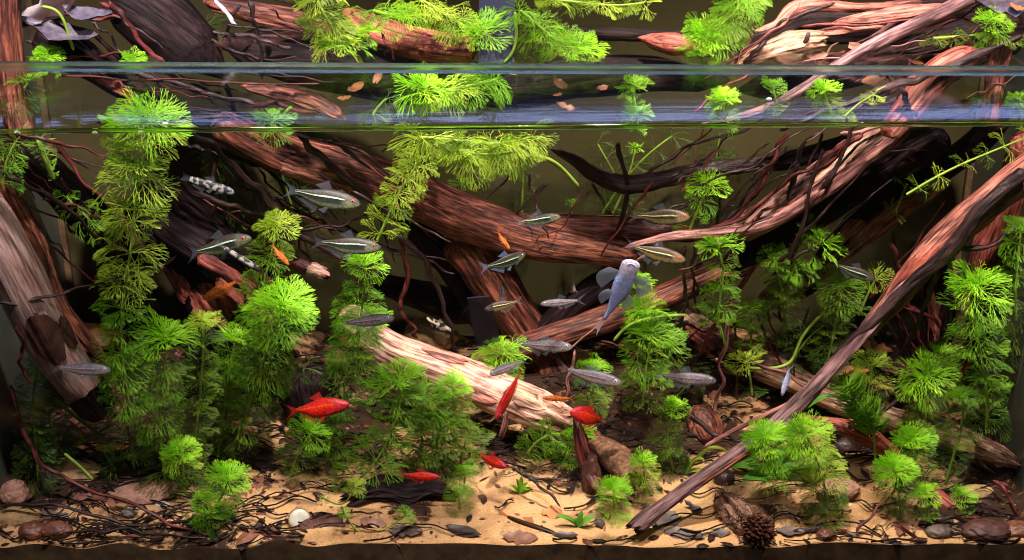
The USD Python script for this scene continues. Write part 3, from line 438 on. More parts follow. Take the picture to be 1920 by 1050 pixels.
TW = [
 ('long dark root falling from the waterline across the left middle', [(330, 245), (400, 270), (455, 330), (500, 370), (530, 400)], .20, .22, 16, 22, 'dark_root'),
 ('thick dark root arching from the tall plant toward the striped fish', [(330, 330), (360, 360), (430, 385), (480, 400), (540, 430), (620, 475), (700, 510)], .225, .25, 14, 12, 'dark_root'),
 ('dark straight twig crossing the face of the big log', [(555, 250), (600, 290), (660, 345), (720, 400), (765, 450)], .235, .27, 18, 14, 'dark_root'),
 ('second dark twig crossing the big log farther right', [(620, 255), (680, 305), (745, 345), (800, 370)], .245, .265, 13, 6, 'dark_root'),
 ('dark root hanging from the sparse plant to the sand behind the pale log', [(745, 440), (800, 490), (825, 550), (840, 600), (855, 660)], .26, .27, 15, 9, 'dark_root'),
 ('dark red curling root left of the hanging root', [(750, 440), (765, 500), (755, 550), (748, 580), (775, 610), (785, 635)], .262, .272, 10, 9, 'red_root'),
 ('dark root sloping from the left stump to the small orange fish', [(310, 365), (350, 405), (385, 440), (450, 455), (520, 470)], .25, .262, 14, 10, 'dark_root'),
 ('crossing dark twig behind the fish under the big log', [(470, 395), (560, 430), (640, 425), (690, 400)], .275, .28, 9, 6, 'dark_root'),
 ('thin red twig behind the middle striped fish', [(430, 400), (500, 405), (580, 410), (650, 440)], .28, .285, 6, 4, 'red_root'),
 ('upright dark twig behind the upper spotted fish', [(405, 260), (402, 320), (405, 380), (395, 415)], .30, .30, 12, 8, 'dark_root'),
 ('leaning dark twig right of the upper spotted fish', [(440, 260), (455, 310), (475, 350), (490, 400)], .29, .295, 10, 7, 'dark_root'),
 ('thin dark root over the left slab reaching to the tall plant', [(-10, 568), (40, 568), (100, 555), (170, 535), (240, 515), (330, 480)], .03, .10, 8, 5, 'dark_root'),
 ('red root coming down the left edge of the slab', [(30, 610), (45, 640), (35, 680), (60, 720)], .035, .05, 12, 8, 'red_root'),
 ('dark red root crossing just under the waterline at left', [(0, 250), (70, 258), (130, 275), (205, 292)], .03, .06, 10, 6, 'red_root'),
 ('black root hugging the top of the slab at the left edge', [(0, 320), (40, 340), (95, 370), (150, 410), (190, 455)], .05, .12, 16, 10, 'dark_root'),
 ('long brown root trailing from the left plant to the bottom edge', [(20, 720), (40, 800), (75, 870), (160, 915), (250, 945), (320, 985), (400, 1005)], .10, .012, 12, 7, 'red_root'),
 ('dark root lying in the litter at the bottom left', [(0, 950), (90, 945), (170, 965), (260, 985), (380, 975), (470, 990)], .045, .02, 9, 6, 'dark_root'),
 ('black root lying along the front glass at the bottom left', [(140, 1000), (230, 990), (300, 1002), (390, 1008)], .012, .008, 10, 5, 'dark_root'),
 ('thin dark root from the dark stump toward the front sand', [(590, 1000), (640, 985), (610, 970), (680, 960), (720, 965)], .03, .05, 6, 4, 'dark_root'),
 ('curled hair root on the sand by the dark stick', [(795, 935), (800, 970), (840, 1000), (880, 975)], .06, .045, 4, 3, 'dark_root'),
 ('dark straight twig lying on the sand in the centre', [(960, 880), (990, 895), (1020, 920), (1052, 952)], .10, .055, 9, 6, 'dark_root'),
 ('short black twig on the sand beside the centre twig', [(975, 885), (1010, 898), (1065, 897)], .10, .09, 8, 4, 'dark_root'),
 ('thin pink twig slanting down behind the pale sucker fish', [(1235, 455), (1195, 490), (1160, 540), (1110, 620), (1060, 660)], .19, .23, 9, 4, 'pink_root'),
 ('dark stick standing by the broken end of the pale log', [(1078, 655), (1068, 700), (1062, 745), (1055, 775)], .24, .22, 8, 7, 'pink_root'),
 ('black hair root hanging under the pink branch', [(1287, 460), (1282, 520), (1290, 570), (1275, 600), (1295, 650)], .21, .22, 10, 6, 'dark_root'),
 ('second black hair root hanging under the pink branch', [(1300, 460), (1298, 510), (1303, 560), (1312, 590)], .215, .225, 8, 5, 'dark_root'),
 ('red bent root beside the black hair roots', [(1297, 515), (1315, 550), (1345, 590), (1375, 610)], .215, .235, 8, 5, 'red_root'),
 ('dark twig crossing the tan beam from upper left', [(1480, 250), (1455, 290), (1430, 340), (1395, 390), (1340, 430)], .225, .23, 12, 10, 'red_root'),
 ('second dark twig crossing the tan beam', [(1540, 245), (1500, 280), (1490, 330), (1480, 380)], .215, .22, 12, 12, 'dark_root'),
 ('third dark twig draped along the tan beam', [(1590, 260), (1540, 300), (1470, 345), (1400, 405), (1300, 440)], .21, .225, 13, 8, 'red_root'),
 ('fine red twig crossing the lower end of the tan beam', [(1460, 375), (1420, 410), (1390, 440), (1375, 470)], .215, .22, 8, 5, 'red_root'),
 ('fine black twig left of the tan beam', [(1450, 310), (1420, 340), (1380, 385), (1330, 410)], .29, .29, 7, 4, 'dark_root'),
 ('bumpy red root lying on the upper tan beam', [(1620, 250), (1580, 275), (1560, 300), (1510, 330)], .205, .215, 20, 12, 'red_root'),
 ('dark twig hanging from the bowed limb to the sand at right', [(1665, 455), (1690, 510), (1700, 560), (1720, 620), (1735, 660)], .26, .30, 13, 9, 'red_root'),
 ('straight black stick leaning under the salmon branch', [(1770, 480), (1745, 540), (1725, 600), (1690, 660)], .17, .22, 13, 12, 'dark_root'),
 ('black side branch reaching right from the salmon branch', [(1780, 468), (1840, 465), (1880, 445), (1930, 405)], .155, .17, 14, 14, 'dark_root'),
 ('short dark root at the foot of the right background', [(1670, 565), (1690, 620), (1715, 670)], .30, .31, 10, 7, 'dark_root'),
 ('fine dark root on the sand right of the slanting board', [(1625, 625), (1650, 660), (1680, 690)], .22, .23, 8, 5, 'dark_root'),
 ('black twig hanging beside the small plant at centre right', [(1465, 540), (1462, 575), (1465, 605)], .28, .29, 10, 6, 'dark_root'),
 ('dark twig crossing in front of the needle plant', [(1545, 818), (1600, 795), (1650, 775), (1700, 735)], .145, .15, 11, 9, 'dark_root'),
 ('dark twig reaching to the bright plants from the root knob', [(1290, 775), (1330, 810), (1370, 825), (1395, 826)], .16, .13, 12, 8, 'dark_root'),
 ('thin red root stuck in the front sand at right', [(1605, 1000), (1640, 960), (1665, 935), (1690, 905)], .012, .06, 8, 5, 'red_root'),
 ('long red root lying along the front glass at right', [(1685, 980), (1720, 1010), (1770, 1020), (1860, 1025), (1920, 1020)], .015, .01, 8, 6, 'red_root'),
 ('dark red root lying on the right front sand', [(1560, 990), (1620, 1000), (1680, 1010), (1720, 995)], .02, .02, 7, 4, 'red_root'),
 ('dark root tangle strand along the bottom right corner', [(1720, 985), (1780, 970), (1850, 990), (1930, 985)], .03, .04, 9, 8, 'dark_root'),
 ('upper dark root strand along the bottom right corner', [(1790, 940), (1840, 950), (1890, 965), (1930, 975)], .05, .05, 8, 7, 'dark_root'),
 ('red twig standing in the bottom right corner', [(1860, 900), (1890, 930), (1915, 975)], .08, .05, 9, 6, 'red_root'),
 ('dark twig standing under the small front plant at right', [(1742, 990), (1742, 960), (1745, 930)], .03, .045, 13, 9, 'dark_root'),
 ('black root behind the yellow green plants at right', [(1800, 720), (1840, 780), (1880, 830), (1890, 850)], .19, .17, 9, 6, 'dark_root'),
 ('pale algae covered twig sticking out at top left', [(400, -6), (412, 10), (428, 28), (444, 46)], .24, .23, 12, 9, 'white_algae'),
 ('dark crooked branch dropping from the top left edge', [(205, 0), (230, 25), (255, 70), (290, 105), (310, 118)], .19, .19, 16, 9, 'red_root'),
 ('long grey branch lying under the surface at top left', [(180, 20), (270, 40), (350, 50), (440, 65), (540, 68)], .25, .26, 14, 9, 'dark_root'),
 ('forked grey branch below the long grey branch', [(345, 55), (400, 75), (450, 100), (500, 112), (560, 105)], .245, .24, 10, 5, 'dark_root'),
 ('upright dark twig under the long grey branch', [(465, 0), (480, 50), (488, 90), (492, 150)], .25, .235, 12, 9, 'dark_root'),
 ('dark twig leaning at the top left of centre', [(450, 5), (430, 45), (415, 90), (410, 130)], .262, .25, 11, 6, 'dark_root'),
 ('thin red root just behind the glass rim at left', [(100, 143), (230, 150), (380, 152), (500, 158), (600, 157)], .16, .15, 5, 4, 'red_root'),
 ('red root curving under the surface at left', [(210, 155), (250, 165), (320, 168)], .17, .165, 7, 4, 'red_root'),
 ('dark long branch sinking behind the waterline at left', [(130, 75), (200, 120), (300, 150), (400, 178), (480, 195)], .19, .15, 15, 12, 'dark_root'),
 ('dark branch crossing the rosy trunk at the upper right', [(1460, 245), (1530, 215), (1700, 155), (1760, 135), (1920, 65)], .12, .16, 18, 20, 'dark_root'),
 ('dark thorny twig across the pink upper branch', [(1665, 140), (1690, 170), (1705, 200), (1720, 222)], .15, .145, 11, 12, 'dark_root'),
 ('dark red root beside the top right plant cluster', [(1300, 210), (1340, 180), (1390, 150), (1420, 130)], .155, .175, 8, 8, 'red_root'),
 ('thin dark red root along the upper right beams', [(1500, 50), (1600, 48), (1720, 36), (1830, 42), (1920, 45)], .22, .20, 7, 5, 'red_root'),
 ('dark twig crossing the pale split slab', [(1440, 75), (1410, 100), (1395, 125)], .198, .19, 11, 8, 'dark_root'),
 ('second dark twig crossing the pale split slab', [(1520, 60), (1508, 80), (1506, 100)], .205, .2, 10, 8, 'dark_root'),
 ('dark red root dangling by the green cluster at top right', [(1410, 60), (1395, 95), (1375, 120)], .20, .19, 9, 7, 'red_root'),
 ('dark red root hanging at top centre left', [(715, 60), (728, 85), (740, 115)], .22, .215, 7, 6, 'red_root'),
]
for i, tdef in enumerate(TW): twig(*tdef, seed=i)

TANGLE = [  # zone, count, direction in degrees on the picture, spread, depths, looks, shared description
 ((380, 760, 255, 470), 30, 46, 20, (.22, .36), ('dark_root', 'dark_root', 'red_root'), 'root in the tangle over the big log', 'dark roots tangled over the big log'),
 ((1300, 1720, 260, 470), 30, -40, 14, (.19, .30), ('dark_root', 'red_root', 'dark_root'), 'root fanned over the upper right beams', 'dark roots tangled over the upper right beams'),
 ((1400, 1900, 20, 225), 26, -24, 12, (.16, .25), ('red_root', 'dark_root', 'pink_root'), 'root in branches above the right waterline', 'roots among the branches above the right waterline'),
 ((140, 620, 15, 225), 26, 22, 14, (.16, .27), ('dark_root', 'red_root', 'dark_root'), 'root under the surface at upper left', 'roots sunk under the surface at the upper left'),
 ((10, 240, 265, 470), 14, 42, 14, (.14, .30), ('dark_root', 'red_root'), 'root on the black left trunk', 'dark roots draped over the black left trunk'),
 ((1080, 1560, 560, 760), 16, 70, 40, (.22, .32), ('dark_root', 'red_root', 'pink_root'), 'stick in shade behind the right plants', 'dark sticks in the shade behind the right plants'),
 ((780, 1240, 380, 640), 6, 95, 30, (.28, .36), ('dark_root', 'red_root'), 'root hanging before the forked trunk', 'dark roots hanging before the forked trunk'),
 ((1640, 1900, 560, 780), 12, 70, 25, (.20, .32), ('dark_root', 'red_root'), 'stick among plants at the right edge', 'dark sticks among the right edge plants'),
]
rng = np.random.default_rng(31); k = 500
ORD = ['leftmost', 'second', 'third', 'fourth', 'fifth', 'sixth', 'seventh', 'eighth', 'ninth', 'tenth', 'eleventh', 'twelfth', 'thirteenth', 'fourteenth', 'fifteenth', 'sixteenth', 'seventeenth', 'eighteenth', 'nineteenth', 'twentieth', 'twenty-first', 'twenty-second', 'twenty-third', 'twenty-fourth', 'twenty-fifth', 'twenty-sixth']
for (x0, x1, y0, y1), n, deg, spread, (da, db), looks, lb, gp in TANGLE:
    made = []
    for i in range(n):
        a = math.radians(deg + rng.normal(0, spread)); L = rng.uniform(90, 300); x, y = rng.uniform(x0, x1), rng.uniform(y0, y1)
        dx, dy = math.cos(a) * L / 2, math.sin(a) * L / 2; bx, by = rng.normal(0, .055 * L, 2); d = rng.uniform(da, db); w = rng.choice([4.5, 5.5, 7, 9, 13])
        made.append((x, [(x - dx, y - dy), (x - dx * .3 + bx, y - dy * .3 + by), (x + dx * .4 - bx * .4, y + dy * .4), (x + dx, y + dy)], d, min(d + rng.uniform(-.02, .02), .4), w, w * .55, looks[rng.integers(len(looks))], k)); k += 1
    count = {}
    for (x, pts, d0, d1, w0, w1, lk, sd) in sorted(made, key=lambda q: q[0]):
        hue = {'dark_root': 'black', 'red_root': 'wine red', 'pink_root': 'rosy'}[lk]; c = count[hue] = count.get(hue, -1) + 1
        twig(f"{ORD[c]} {hue} {lb}" if c == 0 else f"{ORD[c]} {hue} {lb} counted from left", pts, d0, d1, w0, w1, lk, seed=sd, group=gp)

# ---------------------------------------------------------------- feathery stem plants
def leaf_skeleton(rng, levels=5):
    """one forked leaf of unit length in the plane: segments (a, b, ra, rb)"""
    out = []; lens = [.30, .20, .19, .17, .15][:levels]; s = sum(lens)
    def go(p, ang, lv):
        if lv == levels: return
        l = lens[lv] / s * rng.uniform(.85, 1.12)
        q = p + l * np.array([math.cos(ang), math.sin(ang)])
        out.append((p, q, lv)); sp = [.34, .30, .27, .24, .22][lv]
        kids = (-1, 0, 1) if (lv == 0 and rng.random() < .6) else (-1, 1)
        for k in kids: go(q, ang + k * sp * (1.5 if len(kids) == 3 else 1.0) + rng.normal(0, .07), lv + 1)
    go(np.zeros(2), 0.0, 0)
    return np.array([o[0] for o in out]), np.array([o[1] for o in out]), np.array([o[2] for o in out])
_r = np.random.default_rng(11)
LEAVES = {lv: [leaf_skeleton(_r, lv) for _ in range(9)] for lv in (4, 5)}
LW = np.array([.00038, .00030, .00026, .00024, .00022, .00020])
def whorl(rng, R, n=9, tilt=.25, droop=.35, levels=5, thick=1.0, wild=1.0):
    A, B_, RA, RB = [], [], [], []
    a0 = rng.uniform(0, 6.28)
    for k in range(n):
        a, b, lv = LEAVES[levels][rng.integers(9)]
        L = R * rng.uniform(.84, 1.08); ti = tilt + rng.normal(0, .20 * wild); dr = droop + rng.normal(0, .22); tw = rng.normal(0, .4 * wild); ph, am = rng.uniform(0, 6.28), rng.uniform(.03, .14)
        ang = a0 + k * 2 * math.pi / n + rng.normal(0, .10); ca, sa = math.cos(ang), math.sin(ang); bend = rng.normal(0, .12)
        def put(p):
            x, y = p[:, 0] * L, (p[:, 1] + bend * p[:, 0] ** 2) * L
            z = ti * x - dr * x * x / L + tw * y - .25 * y * y / L + am * x * np.sin(6 * y / L + 3 * x / L + ph)
            s = 1 / math.sqrt(1 + (ti - dr * .6) ** 2)
            return np.stack([(x * ca - y * sa) * s, (x * sa + y * ca) * s, z * s], -1)
        A.append(put(a)); B_.append(put(b)); RA.append(LW[lv]); RB.append(LW[lv + 1])
    k = thick * np.clip(R / .032, .6, 1.25)
    return np.vstack(A), np.vstack(B_), np.concatenate(RA) * k, np.concatenate(RB) * k
NPL = 0
Y, G, O, L, D = 'young_leaf', 'green_leaf', 'olive_leaf', 'yellow_leaf', 'dark_leaf'
def plant(label, stem, d, r, n, tones, crown=3, tilt=.42, droop=.42, levels=5, nleaf=10, cat='water plant', name='feathery_plant', flat_top=False, start=.06, group=None, thick=1.0):
    """stem: pixels from base to top; d: depth(s); r: whorl radius in pixels at base and top; tones: (lower, upper, crown) leaf looks"""
    global NPL
    n = int(round(n * 1.3)) if n > 2 else n
    NPL += 1; rng = np.random.default_rng(1000 + NPL)
    m = len(stem); dd = np.interp(np.linspace(0, 1, m), np.linspace(0, 1, np.size(d)), np.atleast_1d(d).astype(float)) if np.size(d) > 1 else np.full(m, float(d))
    w = np.array([P(x, y, k) for (x, y), k in zip(stem, dd)])
    cs, _ = spline(w) if m > 1 else (lambda q: np.repeat(w, np.size(q), 0).reshape(np.shape(q) + (3,)), 0)
    o = thing(name, label, cat, group)
    r0, r1 = r
    if m > 1:
        tt = np.linspace(0, 1, 14); c = cs(tt); T = unit(np.gradient(c, axis=0)); N, B2 = frames(T)
        th = np.arange(6) * math.pi / 3; rad = np.linspace(.0017, .0011, 14) * min(1, max(r0, r1) / 45)
        v = c[:, None] + rad[:, None, None] * (N[:, None] * np.cos(th)[None, :, None] + B2[:, None] * np.sin(th)[None, :, None])
        obj('stem', (v.reshape(-1, 3), grid_faces(14, 6)), 'stem_green', o, smooth=True)
    spots = []; afloat = stem[0][1] <= 252 and stem[-1][1] <= 285 or 'fringe' in label or ' mat ' in label
    if afloat: tilt = min(tilt, .2)
    for i in range(n):
        t = float(np.clip(start + (1 - start) * (i / max(n - 1, 1)) ** .95 + (rng.normal(0, .018) if 0 < i < n - 1 else 0), 0, 1)) if n > 1 else 1.0
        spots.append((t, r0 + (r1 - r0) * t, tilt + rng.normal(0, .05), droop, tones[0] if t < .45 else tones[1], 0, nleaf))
    if crown:
        spots.pop()
        crown += 1
        for k in range(crown):
            f = k / max(crown - 1, 1)
            spots.append((1.0, r1 * (1.04 - .5 * f), (.22 if flat_top else .34) + .55 * f, .2, tones[2], .13 * k + .02, nleaf + 1))
    for (t, rp, ti, dr, lk, up, nl) in spots:
        rp *= .90
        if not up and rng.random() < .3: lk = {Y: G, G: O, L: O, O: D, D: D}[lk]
        c = cs(np.array([min(t, 1.0)]))[0]; R = M(c, rp)
        if m > 1:
            e = cs(np.array([max(t - .04, 0), min(t + .01, 1)])); ax = unit(e[1] - e[0])
        else: ax = np.array([0, -.1, 1.0])
        if afloat: ax = np.array([0, -.12, 1.0])
        ax = unit(unit(ax + np.array([0, 0, .6 if up or crown == 0 else .15])) + rng.normal(0, .16, 3)); R *= rng.uniform(.82, 1.12)
        a, b, ra, rb = whorl(rng, R, nl, ti, dr, levels, thick, .55 if up else 1.0)
        u = unit(np.cross(ax, [0.3, 1, .1])); wv = np.cross(ax, u); Rm = np.stack([u, wv, ax], 0)
        c = c + ax * up * R
        obj('leaf_whorl', segs_mesh(c + a @ Rm, c + b @ Rm, ra, rb), lk, o)
    return o
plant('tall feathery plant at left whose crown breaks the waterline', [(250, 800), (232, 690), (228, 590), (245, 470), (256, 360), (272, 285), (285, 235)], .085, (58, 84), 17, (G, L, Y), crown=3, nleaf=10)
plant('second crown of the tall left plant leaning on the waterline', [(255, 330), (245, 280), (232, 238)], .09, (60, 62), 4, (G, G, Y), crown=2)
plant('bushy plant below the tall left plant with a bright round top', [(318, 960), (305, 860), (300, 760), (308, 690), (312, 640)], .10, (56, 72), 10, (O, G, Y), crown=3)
plant('slender plant rising just right of the bushy round topped plant', [(345, 930), (368, 800), (378, 700), (382, 605)], .115, (48, 46), 9, (O, O, L), crown=2)
plant('low bright yellow green rosette amid the left bushes', [(345, 900), (340, 850)], .07, (46, 48), 3, (O, L, Y), crown=3)
plant('dense olive plant filling the space under the tall left plant', [(262, 930), (245, 840), (238, 760), (250, 690)], .125, (60, 66), 8, (O, O, G), crown=2)
plant('front plant with a bright green dome above the bare sand at left', [(395, 975), (412, 935), (430, 900)], .035, (42, 52), 4, (G, G, Y), crown=3)
plant('short bright tuft at the foot of the green domed front plant', [(385, 985), (386, 945)], .03, (38, 44), 3, (G, Y, Y), crown=2)
plant('mid height plant with a pale crown between the left bushes', [(405, 880), (418, 780), (430, 700), (440, 640)], .15, (54, 56), 9, (O, G, Y), crown=2)
plant('large fanned plant with a broad bright top left of the upper red fish', [(440, 830), (470, 750), (495, 670), (515, 620), (530, 580)], .145, (58, 84), 9, (O, G, Y), crown=3, nleaf=11)
plant('airy plant under the two upper striped fish at left', [(478, 640), (488, 560), (505, 490), (522, 425)], .20, (58, 54), 6, (G, G, L), crown=2)
plant('curving plant left of the pale log with wide open whorls', [(610, 965), (660, 910), (705, 865), (738, 800), (752, 745), (748, 715)], .105, (66, 74), 7, (G, G, Y), crown=2)
plant('tall plant in front of the dark log with three tiered fans', [(642, 770), (650, 700), (668, 630), (680, 570), (686, 505)], .155, (64, 60), 7, (G, G, Y), crown=2)
plant('broad fan below the grey fish left of the pale log', [(668, 690), (672, 650), (676, 605)], .16, (72, 70), 3, (G, Y, Y), crown=2)
plant('light open plant climbing past the big log to the surface', [(708, 450), (730, 400), (752, 355), (778, 315), (800, 275)], .20, (52, 56), 7, (L, L, L), crown=0, nleaf=8)
plant('small green crown standing on the pale pink log', [(852, 820), (850, 770), (850, 730)], .135, (42, 46), 4, (O, G, Y), crown=3)
plant('bright crown behind the curving plant beside the pale log', [(790, 850), (792, 790), (795, 745)], .125, (56, 58), 5, (O, G, G), crown=2)
plant('dark green bush hanging under the left end of the pale log', [(815, 920), (818, 850), (825, 790)], .13, (62, 66), 6, (D, O, G), crown=2)
plant('olive bush under the middle of the pale log', [(860, 930), (862, 880), (875, 820)], .135, (52, 60), 5, (D, O, O), crown=1)
plant('small tuft on the sand under the olive bush', [(862, 955), (860, 930)], .06, (40, 38), 2, (G, G, G), crown=2)
plant('little tuft above the sand right of the lowest red fish', [(870, 915), (872, 890)], .085, (32, 36), 2, (G, G, G), crown=2)
plant('small bush under the upper red fish at left', [(540, 915), (555, 860), (580, 815)], .12, (48, 52), 4, (O, G, Y), crown=2)
plant('sparse plant behind the lower red fish at left', [(612, 870), (622, 820), (632, 790)], .145, (50, 46), 3, (G, G, G), crown=1)
plant('round tuft behind the tail of the pale grey fish in the centre', [(930, 720), (938, 690), (945, 665)], .215, (50, 54), 3, (G, G, Y), crown=2)
plant('low spreading sprig below the broken end of the pale log', [(990, 850), (1005, 830), (1030, 815)], .14, (44, 46), 3, (G, G, G), crown=1)
plant('bright rosette beneath the broken tip of the pale log', [(1060, 860), (1075, 835), (1086, 815)], .135, (36, 40), 3, (G, Y, Y), crown=2)
plant('tuft partly hidden behind the grey fish over the round red fish', [(1108, 760), (1110, 725), (1112, 695)], .21, (42, 42), 3, (G, G, Y), crown=2)
plant('tuft half hidden behind the pale sucker fish', [(1195, 600), (1196, 560), (1198, 530)], .24, (36, 40), 3, (G, G, Y), crown=2)
plant('large round bush in the centre right below the sucker fish', [(1205, 760), (1212, 690), (1222, 635)], .20, (62, 76), 5, (O, G, G), crown=3, nleaf=11)
plant('upper crown rising from the back of the large round bush', [(1208, 680), (1212, 620), (1212, 585)], .225, (48, 56), 3, (G, G, Y), crown=2)
plant('right hand crown of the large round bush', [(1245, 720), (1252, 670), (1256, 640)], .21, (46, 48), 3, (O, G, G), crown=2)
plant('slim plant with a bright top at centre right above the seed pod', [(1270, 910), (1258, 860), (1252, 810), (1265, 768)], .125, (44, 42), 6, (D, G, Y), crown=2)
plant('round bright ball of leaves sitting on the open sand', [(1152, 955), (1152, 925)], .055, (44, 46), 2, (Y, Y, Y), crown=4, nleaf=14)
plant('yellow green sprig right of the dark seed pod', [(1212, 925), (1208, 890), (1206, 868)], .075, (38, 36), 4, (O, L, Y), crown=2)
plant('tiered plant right of the pink branch in the upper right middle', [(1345, 610), (1350, 560), (1355, 510), (1348, 465)], .20, (52, 48), 5, (G, G, Y), crown=2)
plant('fan shaped sprig beside the tan beam above the two right striped fish', [(1290, 440), (1305, 400), (1328, 352)], .22, (38, 48), 3, (G, G, Y), crown=2, nleaf=8)
plant('wide bright sprig over the dark beam at right', [(1470, 520), (1500, 485), (1535, 455)], .235, (48, 58), 3, (G, G, Y), crown=2)
plant('small sprig left of the wide bright sprig', [(1470, 560), (1460, 520), (1450, 485)], .25, (40, 38), 3, (O, G, Y), crown=1)
plant('dim olive sprig under the small sprig at right', [(1470, 620), (1472, 570), (1475, 535)], .265, (48, 50), 3, (D, O, O), crown=1)
plant('compact green plant on the sand behind the tan log', [(1408, 650), (1408, 610), (1410, 580)], .27, (36, 38), 4, (G, G, Y), crown=2)
plant('olive plant with a bright tip left of the small right striped fish', [(1545, 700), (1560, 640), (1572, 580), (1578, 540)], .24, (46, 54), 6, (D, O, G), crown=2)
plant('open sprig under the small right striped fish', [(1610, 590), (1628, 550), (1640, 525)], .25, (36, 46), 2, (G, L, L), crown=1, nleaf=7)
plant('yellowish bush behind the needle leaved plant', [(1620, 780), (1630, 730), (1635, 690)], .19, (50, 52), 3, (O, L, L), crown=2)
plant('bright dome beside the yellowish bush at right', [(1735, 800), (1735, 750), (1738, 710)], .155, (58, 62), 4, (O, G, Y), crown=3)
plant('small crown behind the bright dome at right', [(1765, 740), (1764, 700), (1762, 670)], .20, (48, 50), 3, (G, G, Y), crown=2)
plant('slender plant with two green tufts over the tan log', [(1770, 915), (1795, 830), (1805, 780), (1802, 745)], .11, (44, 42), 6, (D, O, G), crown=2)
plant('tall plant with a bright spreading crown at right', [(1850, 800), (1848, 720), (1836, 650), (1830, 590), (1838, 545)], .12, (54, 74), 6, (G, G, Y), crown=3, nleaf=11)
plant('plant cut by the right edge of the view above the tall crown', [(1905, 600), (1905, 540), (1910, 480), (1915, 430)], .13, (50, 48), 5, (O, G, G), crown=2)
plant('dim plant at the right edge beside the tall crown', [(1900, 780), (1905, 700), (1902, 630)], .20, (48, 52), 4, (D, D, O), crown=1)
plant('dark bushes behind the tan log at lower right', [(1870, 840), (1868, 780), (1860, 730)], .23, (54, 60), 4, (D, D, O), crown=1)
plant('bright dome leaning over the slanting board', [(1455, 900), (1448, 860), (1438, 830)], .065, (54, 62), 3, (G, Y, Y), crown=4, nleaf=13)
plant('front right plant with a bright top and long olive lower stem', [(1548, 985), (1548, 930), (1535, 870), (1512, 818)], .045, (62, 56), 8, (O, L, Y), crown=3, nleaf=11)
plant('green dome right of the red forked branch', [(1718, 880), (1716, 850), (1715, 828)], .10, (46, 52), 3, (O, G, Y), crown=3, nleaf=12)
plant('bright dome in front of the red forked branch', [(1690, 965), (1684, 920), (1680, 888)], .055, (42, 54), 3, (O, G, Y), crown=4, nleaf=13)
plant('flat rosette near the front glass at lower right', [(1742, 965), (1738, 928)], .035, (30, 36), 2, (G, Y, Y), crown=2, flat_top=True)
plant('smallest rosette at the lower right', [(1812, 955), (1808, 930)], .055, (26, 30), 2, (G, G, Y), crown=2, flat_top=True)
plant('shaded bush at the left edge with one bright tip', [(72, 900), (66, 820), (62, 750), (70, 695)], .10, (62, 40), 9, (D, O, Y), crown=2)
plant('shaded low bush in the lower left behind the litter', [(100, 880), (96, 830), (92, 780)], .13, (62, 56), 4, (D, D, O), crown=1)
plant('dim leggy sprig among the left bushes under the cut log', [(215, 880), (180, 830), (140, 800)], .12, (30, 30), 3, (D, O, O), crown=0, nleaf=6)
plant('sparse sprig on the black trunk at left', [(190, 430), (150, 395), (125, 370)], .20, (44, 42), 3, (G, G, G), crown=0, nleaf=7)
plant('sprig hanging at the left edge under the waterline', [(5, 345), (14, 300), (30, 265)], .055, (46, 44), 3, (G, G, L), crown=0, nleaf=8)
plant('short sprig curling beside the left waterline', [(102, 335), (90, 300), (76, 268)], .06, (16, 36), 3, (G, G, L), crown=0, nleaf=6)
plant('long arching shoot with small whorls at the upper right', [(1700, 365), (1750, 335), (1810, 305), (1870, 280), (1930, 255)], .13, (36, 38), 5, (L, L, L), crown=0, nleaf=6, levels=4, start=.1)
plant('dim hanging sprig beneath the arching shoot', [(1700, 345), (1690, 370), (1680, 395)], .25, (34, 36), 2, (D, O, O), crown=0, nleaf=6)
plant('creeping runner with a small tuft on the front sand left of centre', [(640, 950), (680, 1000), (725, 990), (758, 968)], .02, (14, 30), 2, (G, G, G), crown=2)
plant('single upright pale sprig on the runner at the front', [(600, 930), (640, 945), (665, 915)], .045, (20, 30), 2, (L, L, L), crown=2, nleaf=7)
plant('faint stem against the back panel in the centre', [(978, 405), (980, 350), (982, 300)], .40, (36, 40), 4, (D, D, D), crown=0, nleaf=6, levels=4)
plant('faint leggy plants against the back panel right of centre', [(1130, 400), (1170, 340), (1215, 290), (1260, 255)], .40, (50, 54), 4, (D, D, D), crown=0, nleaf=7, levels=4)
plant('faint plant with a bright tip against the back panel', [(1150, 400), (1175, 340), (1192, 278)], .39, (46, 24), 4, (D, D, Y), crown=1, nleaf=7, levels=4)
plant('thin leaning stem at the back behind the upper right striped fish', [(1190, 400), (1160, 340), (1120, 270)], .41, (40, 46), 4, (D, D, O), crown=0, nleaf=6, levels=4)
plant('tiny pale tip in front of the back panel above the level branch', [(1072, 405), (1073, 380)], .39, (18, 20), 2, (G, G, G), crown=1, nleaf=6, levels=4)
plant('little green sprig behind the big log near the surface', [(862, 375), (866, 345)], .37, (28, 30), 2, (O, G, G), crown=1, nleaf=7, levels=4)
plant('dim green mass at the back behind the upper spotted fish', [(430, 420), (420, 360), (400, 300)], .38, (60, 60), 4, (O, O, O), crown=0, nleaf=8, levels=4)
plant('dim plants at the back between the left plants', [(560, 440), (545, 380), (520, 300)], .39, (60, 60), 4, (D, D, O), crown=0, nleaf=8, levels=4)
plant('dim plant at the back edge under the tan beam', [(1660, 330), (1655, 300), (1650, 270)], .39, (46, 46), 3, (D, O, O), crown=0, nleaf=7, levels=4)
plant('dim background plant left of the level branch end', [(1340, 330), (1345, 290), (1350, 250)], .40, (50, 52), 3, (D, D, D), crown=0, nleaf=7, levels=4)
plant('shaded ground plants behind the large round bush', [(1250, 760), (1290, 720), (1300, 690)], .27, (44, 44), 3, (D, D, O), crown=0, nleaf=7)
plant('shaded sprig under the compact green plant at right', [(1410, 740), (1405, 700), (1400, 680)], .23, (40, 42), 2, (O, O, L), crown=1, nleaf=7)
plant('pale sprig on a long stem behind the slanting board', [(1480, 690), (1510, 640), (1545, 610)], .25, (30, 34), 3, (D, O, O), crown=0, nleaf=6)
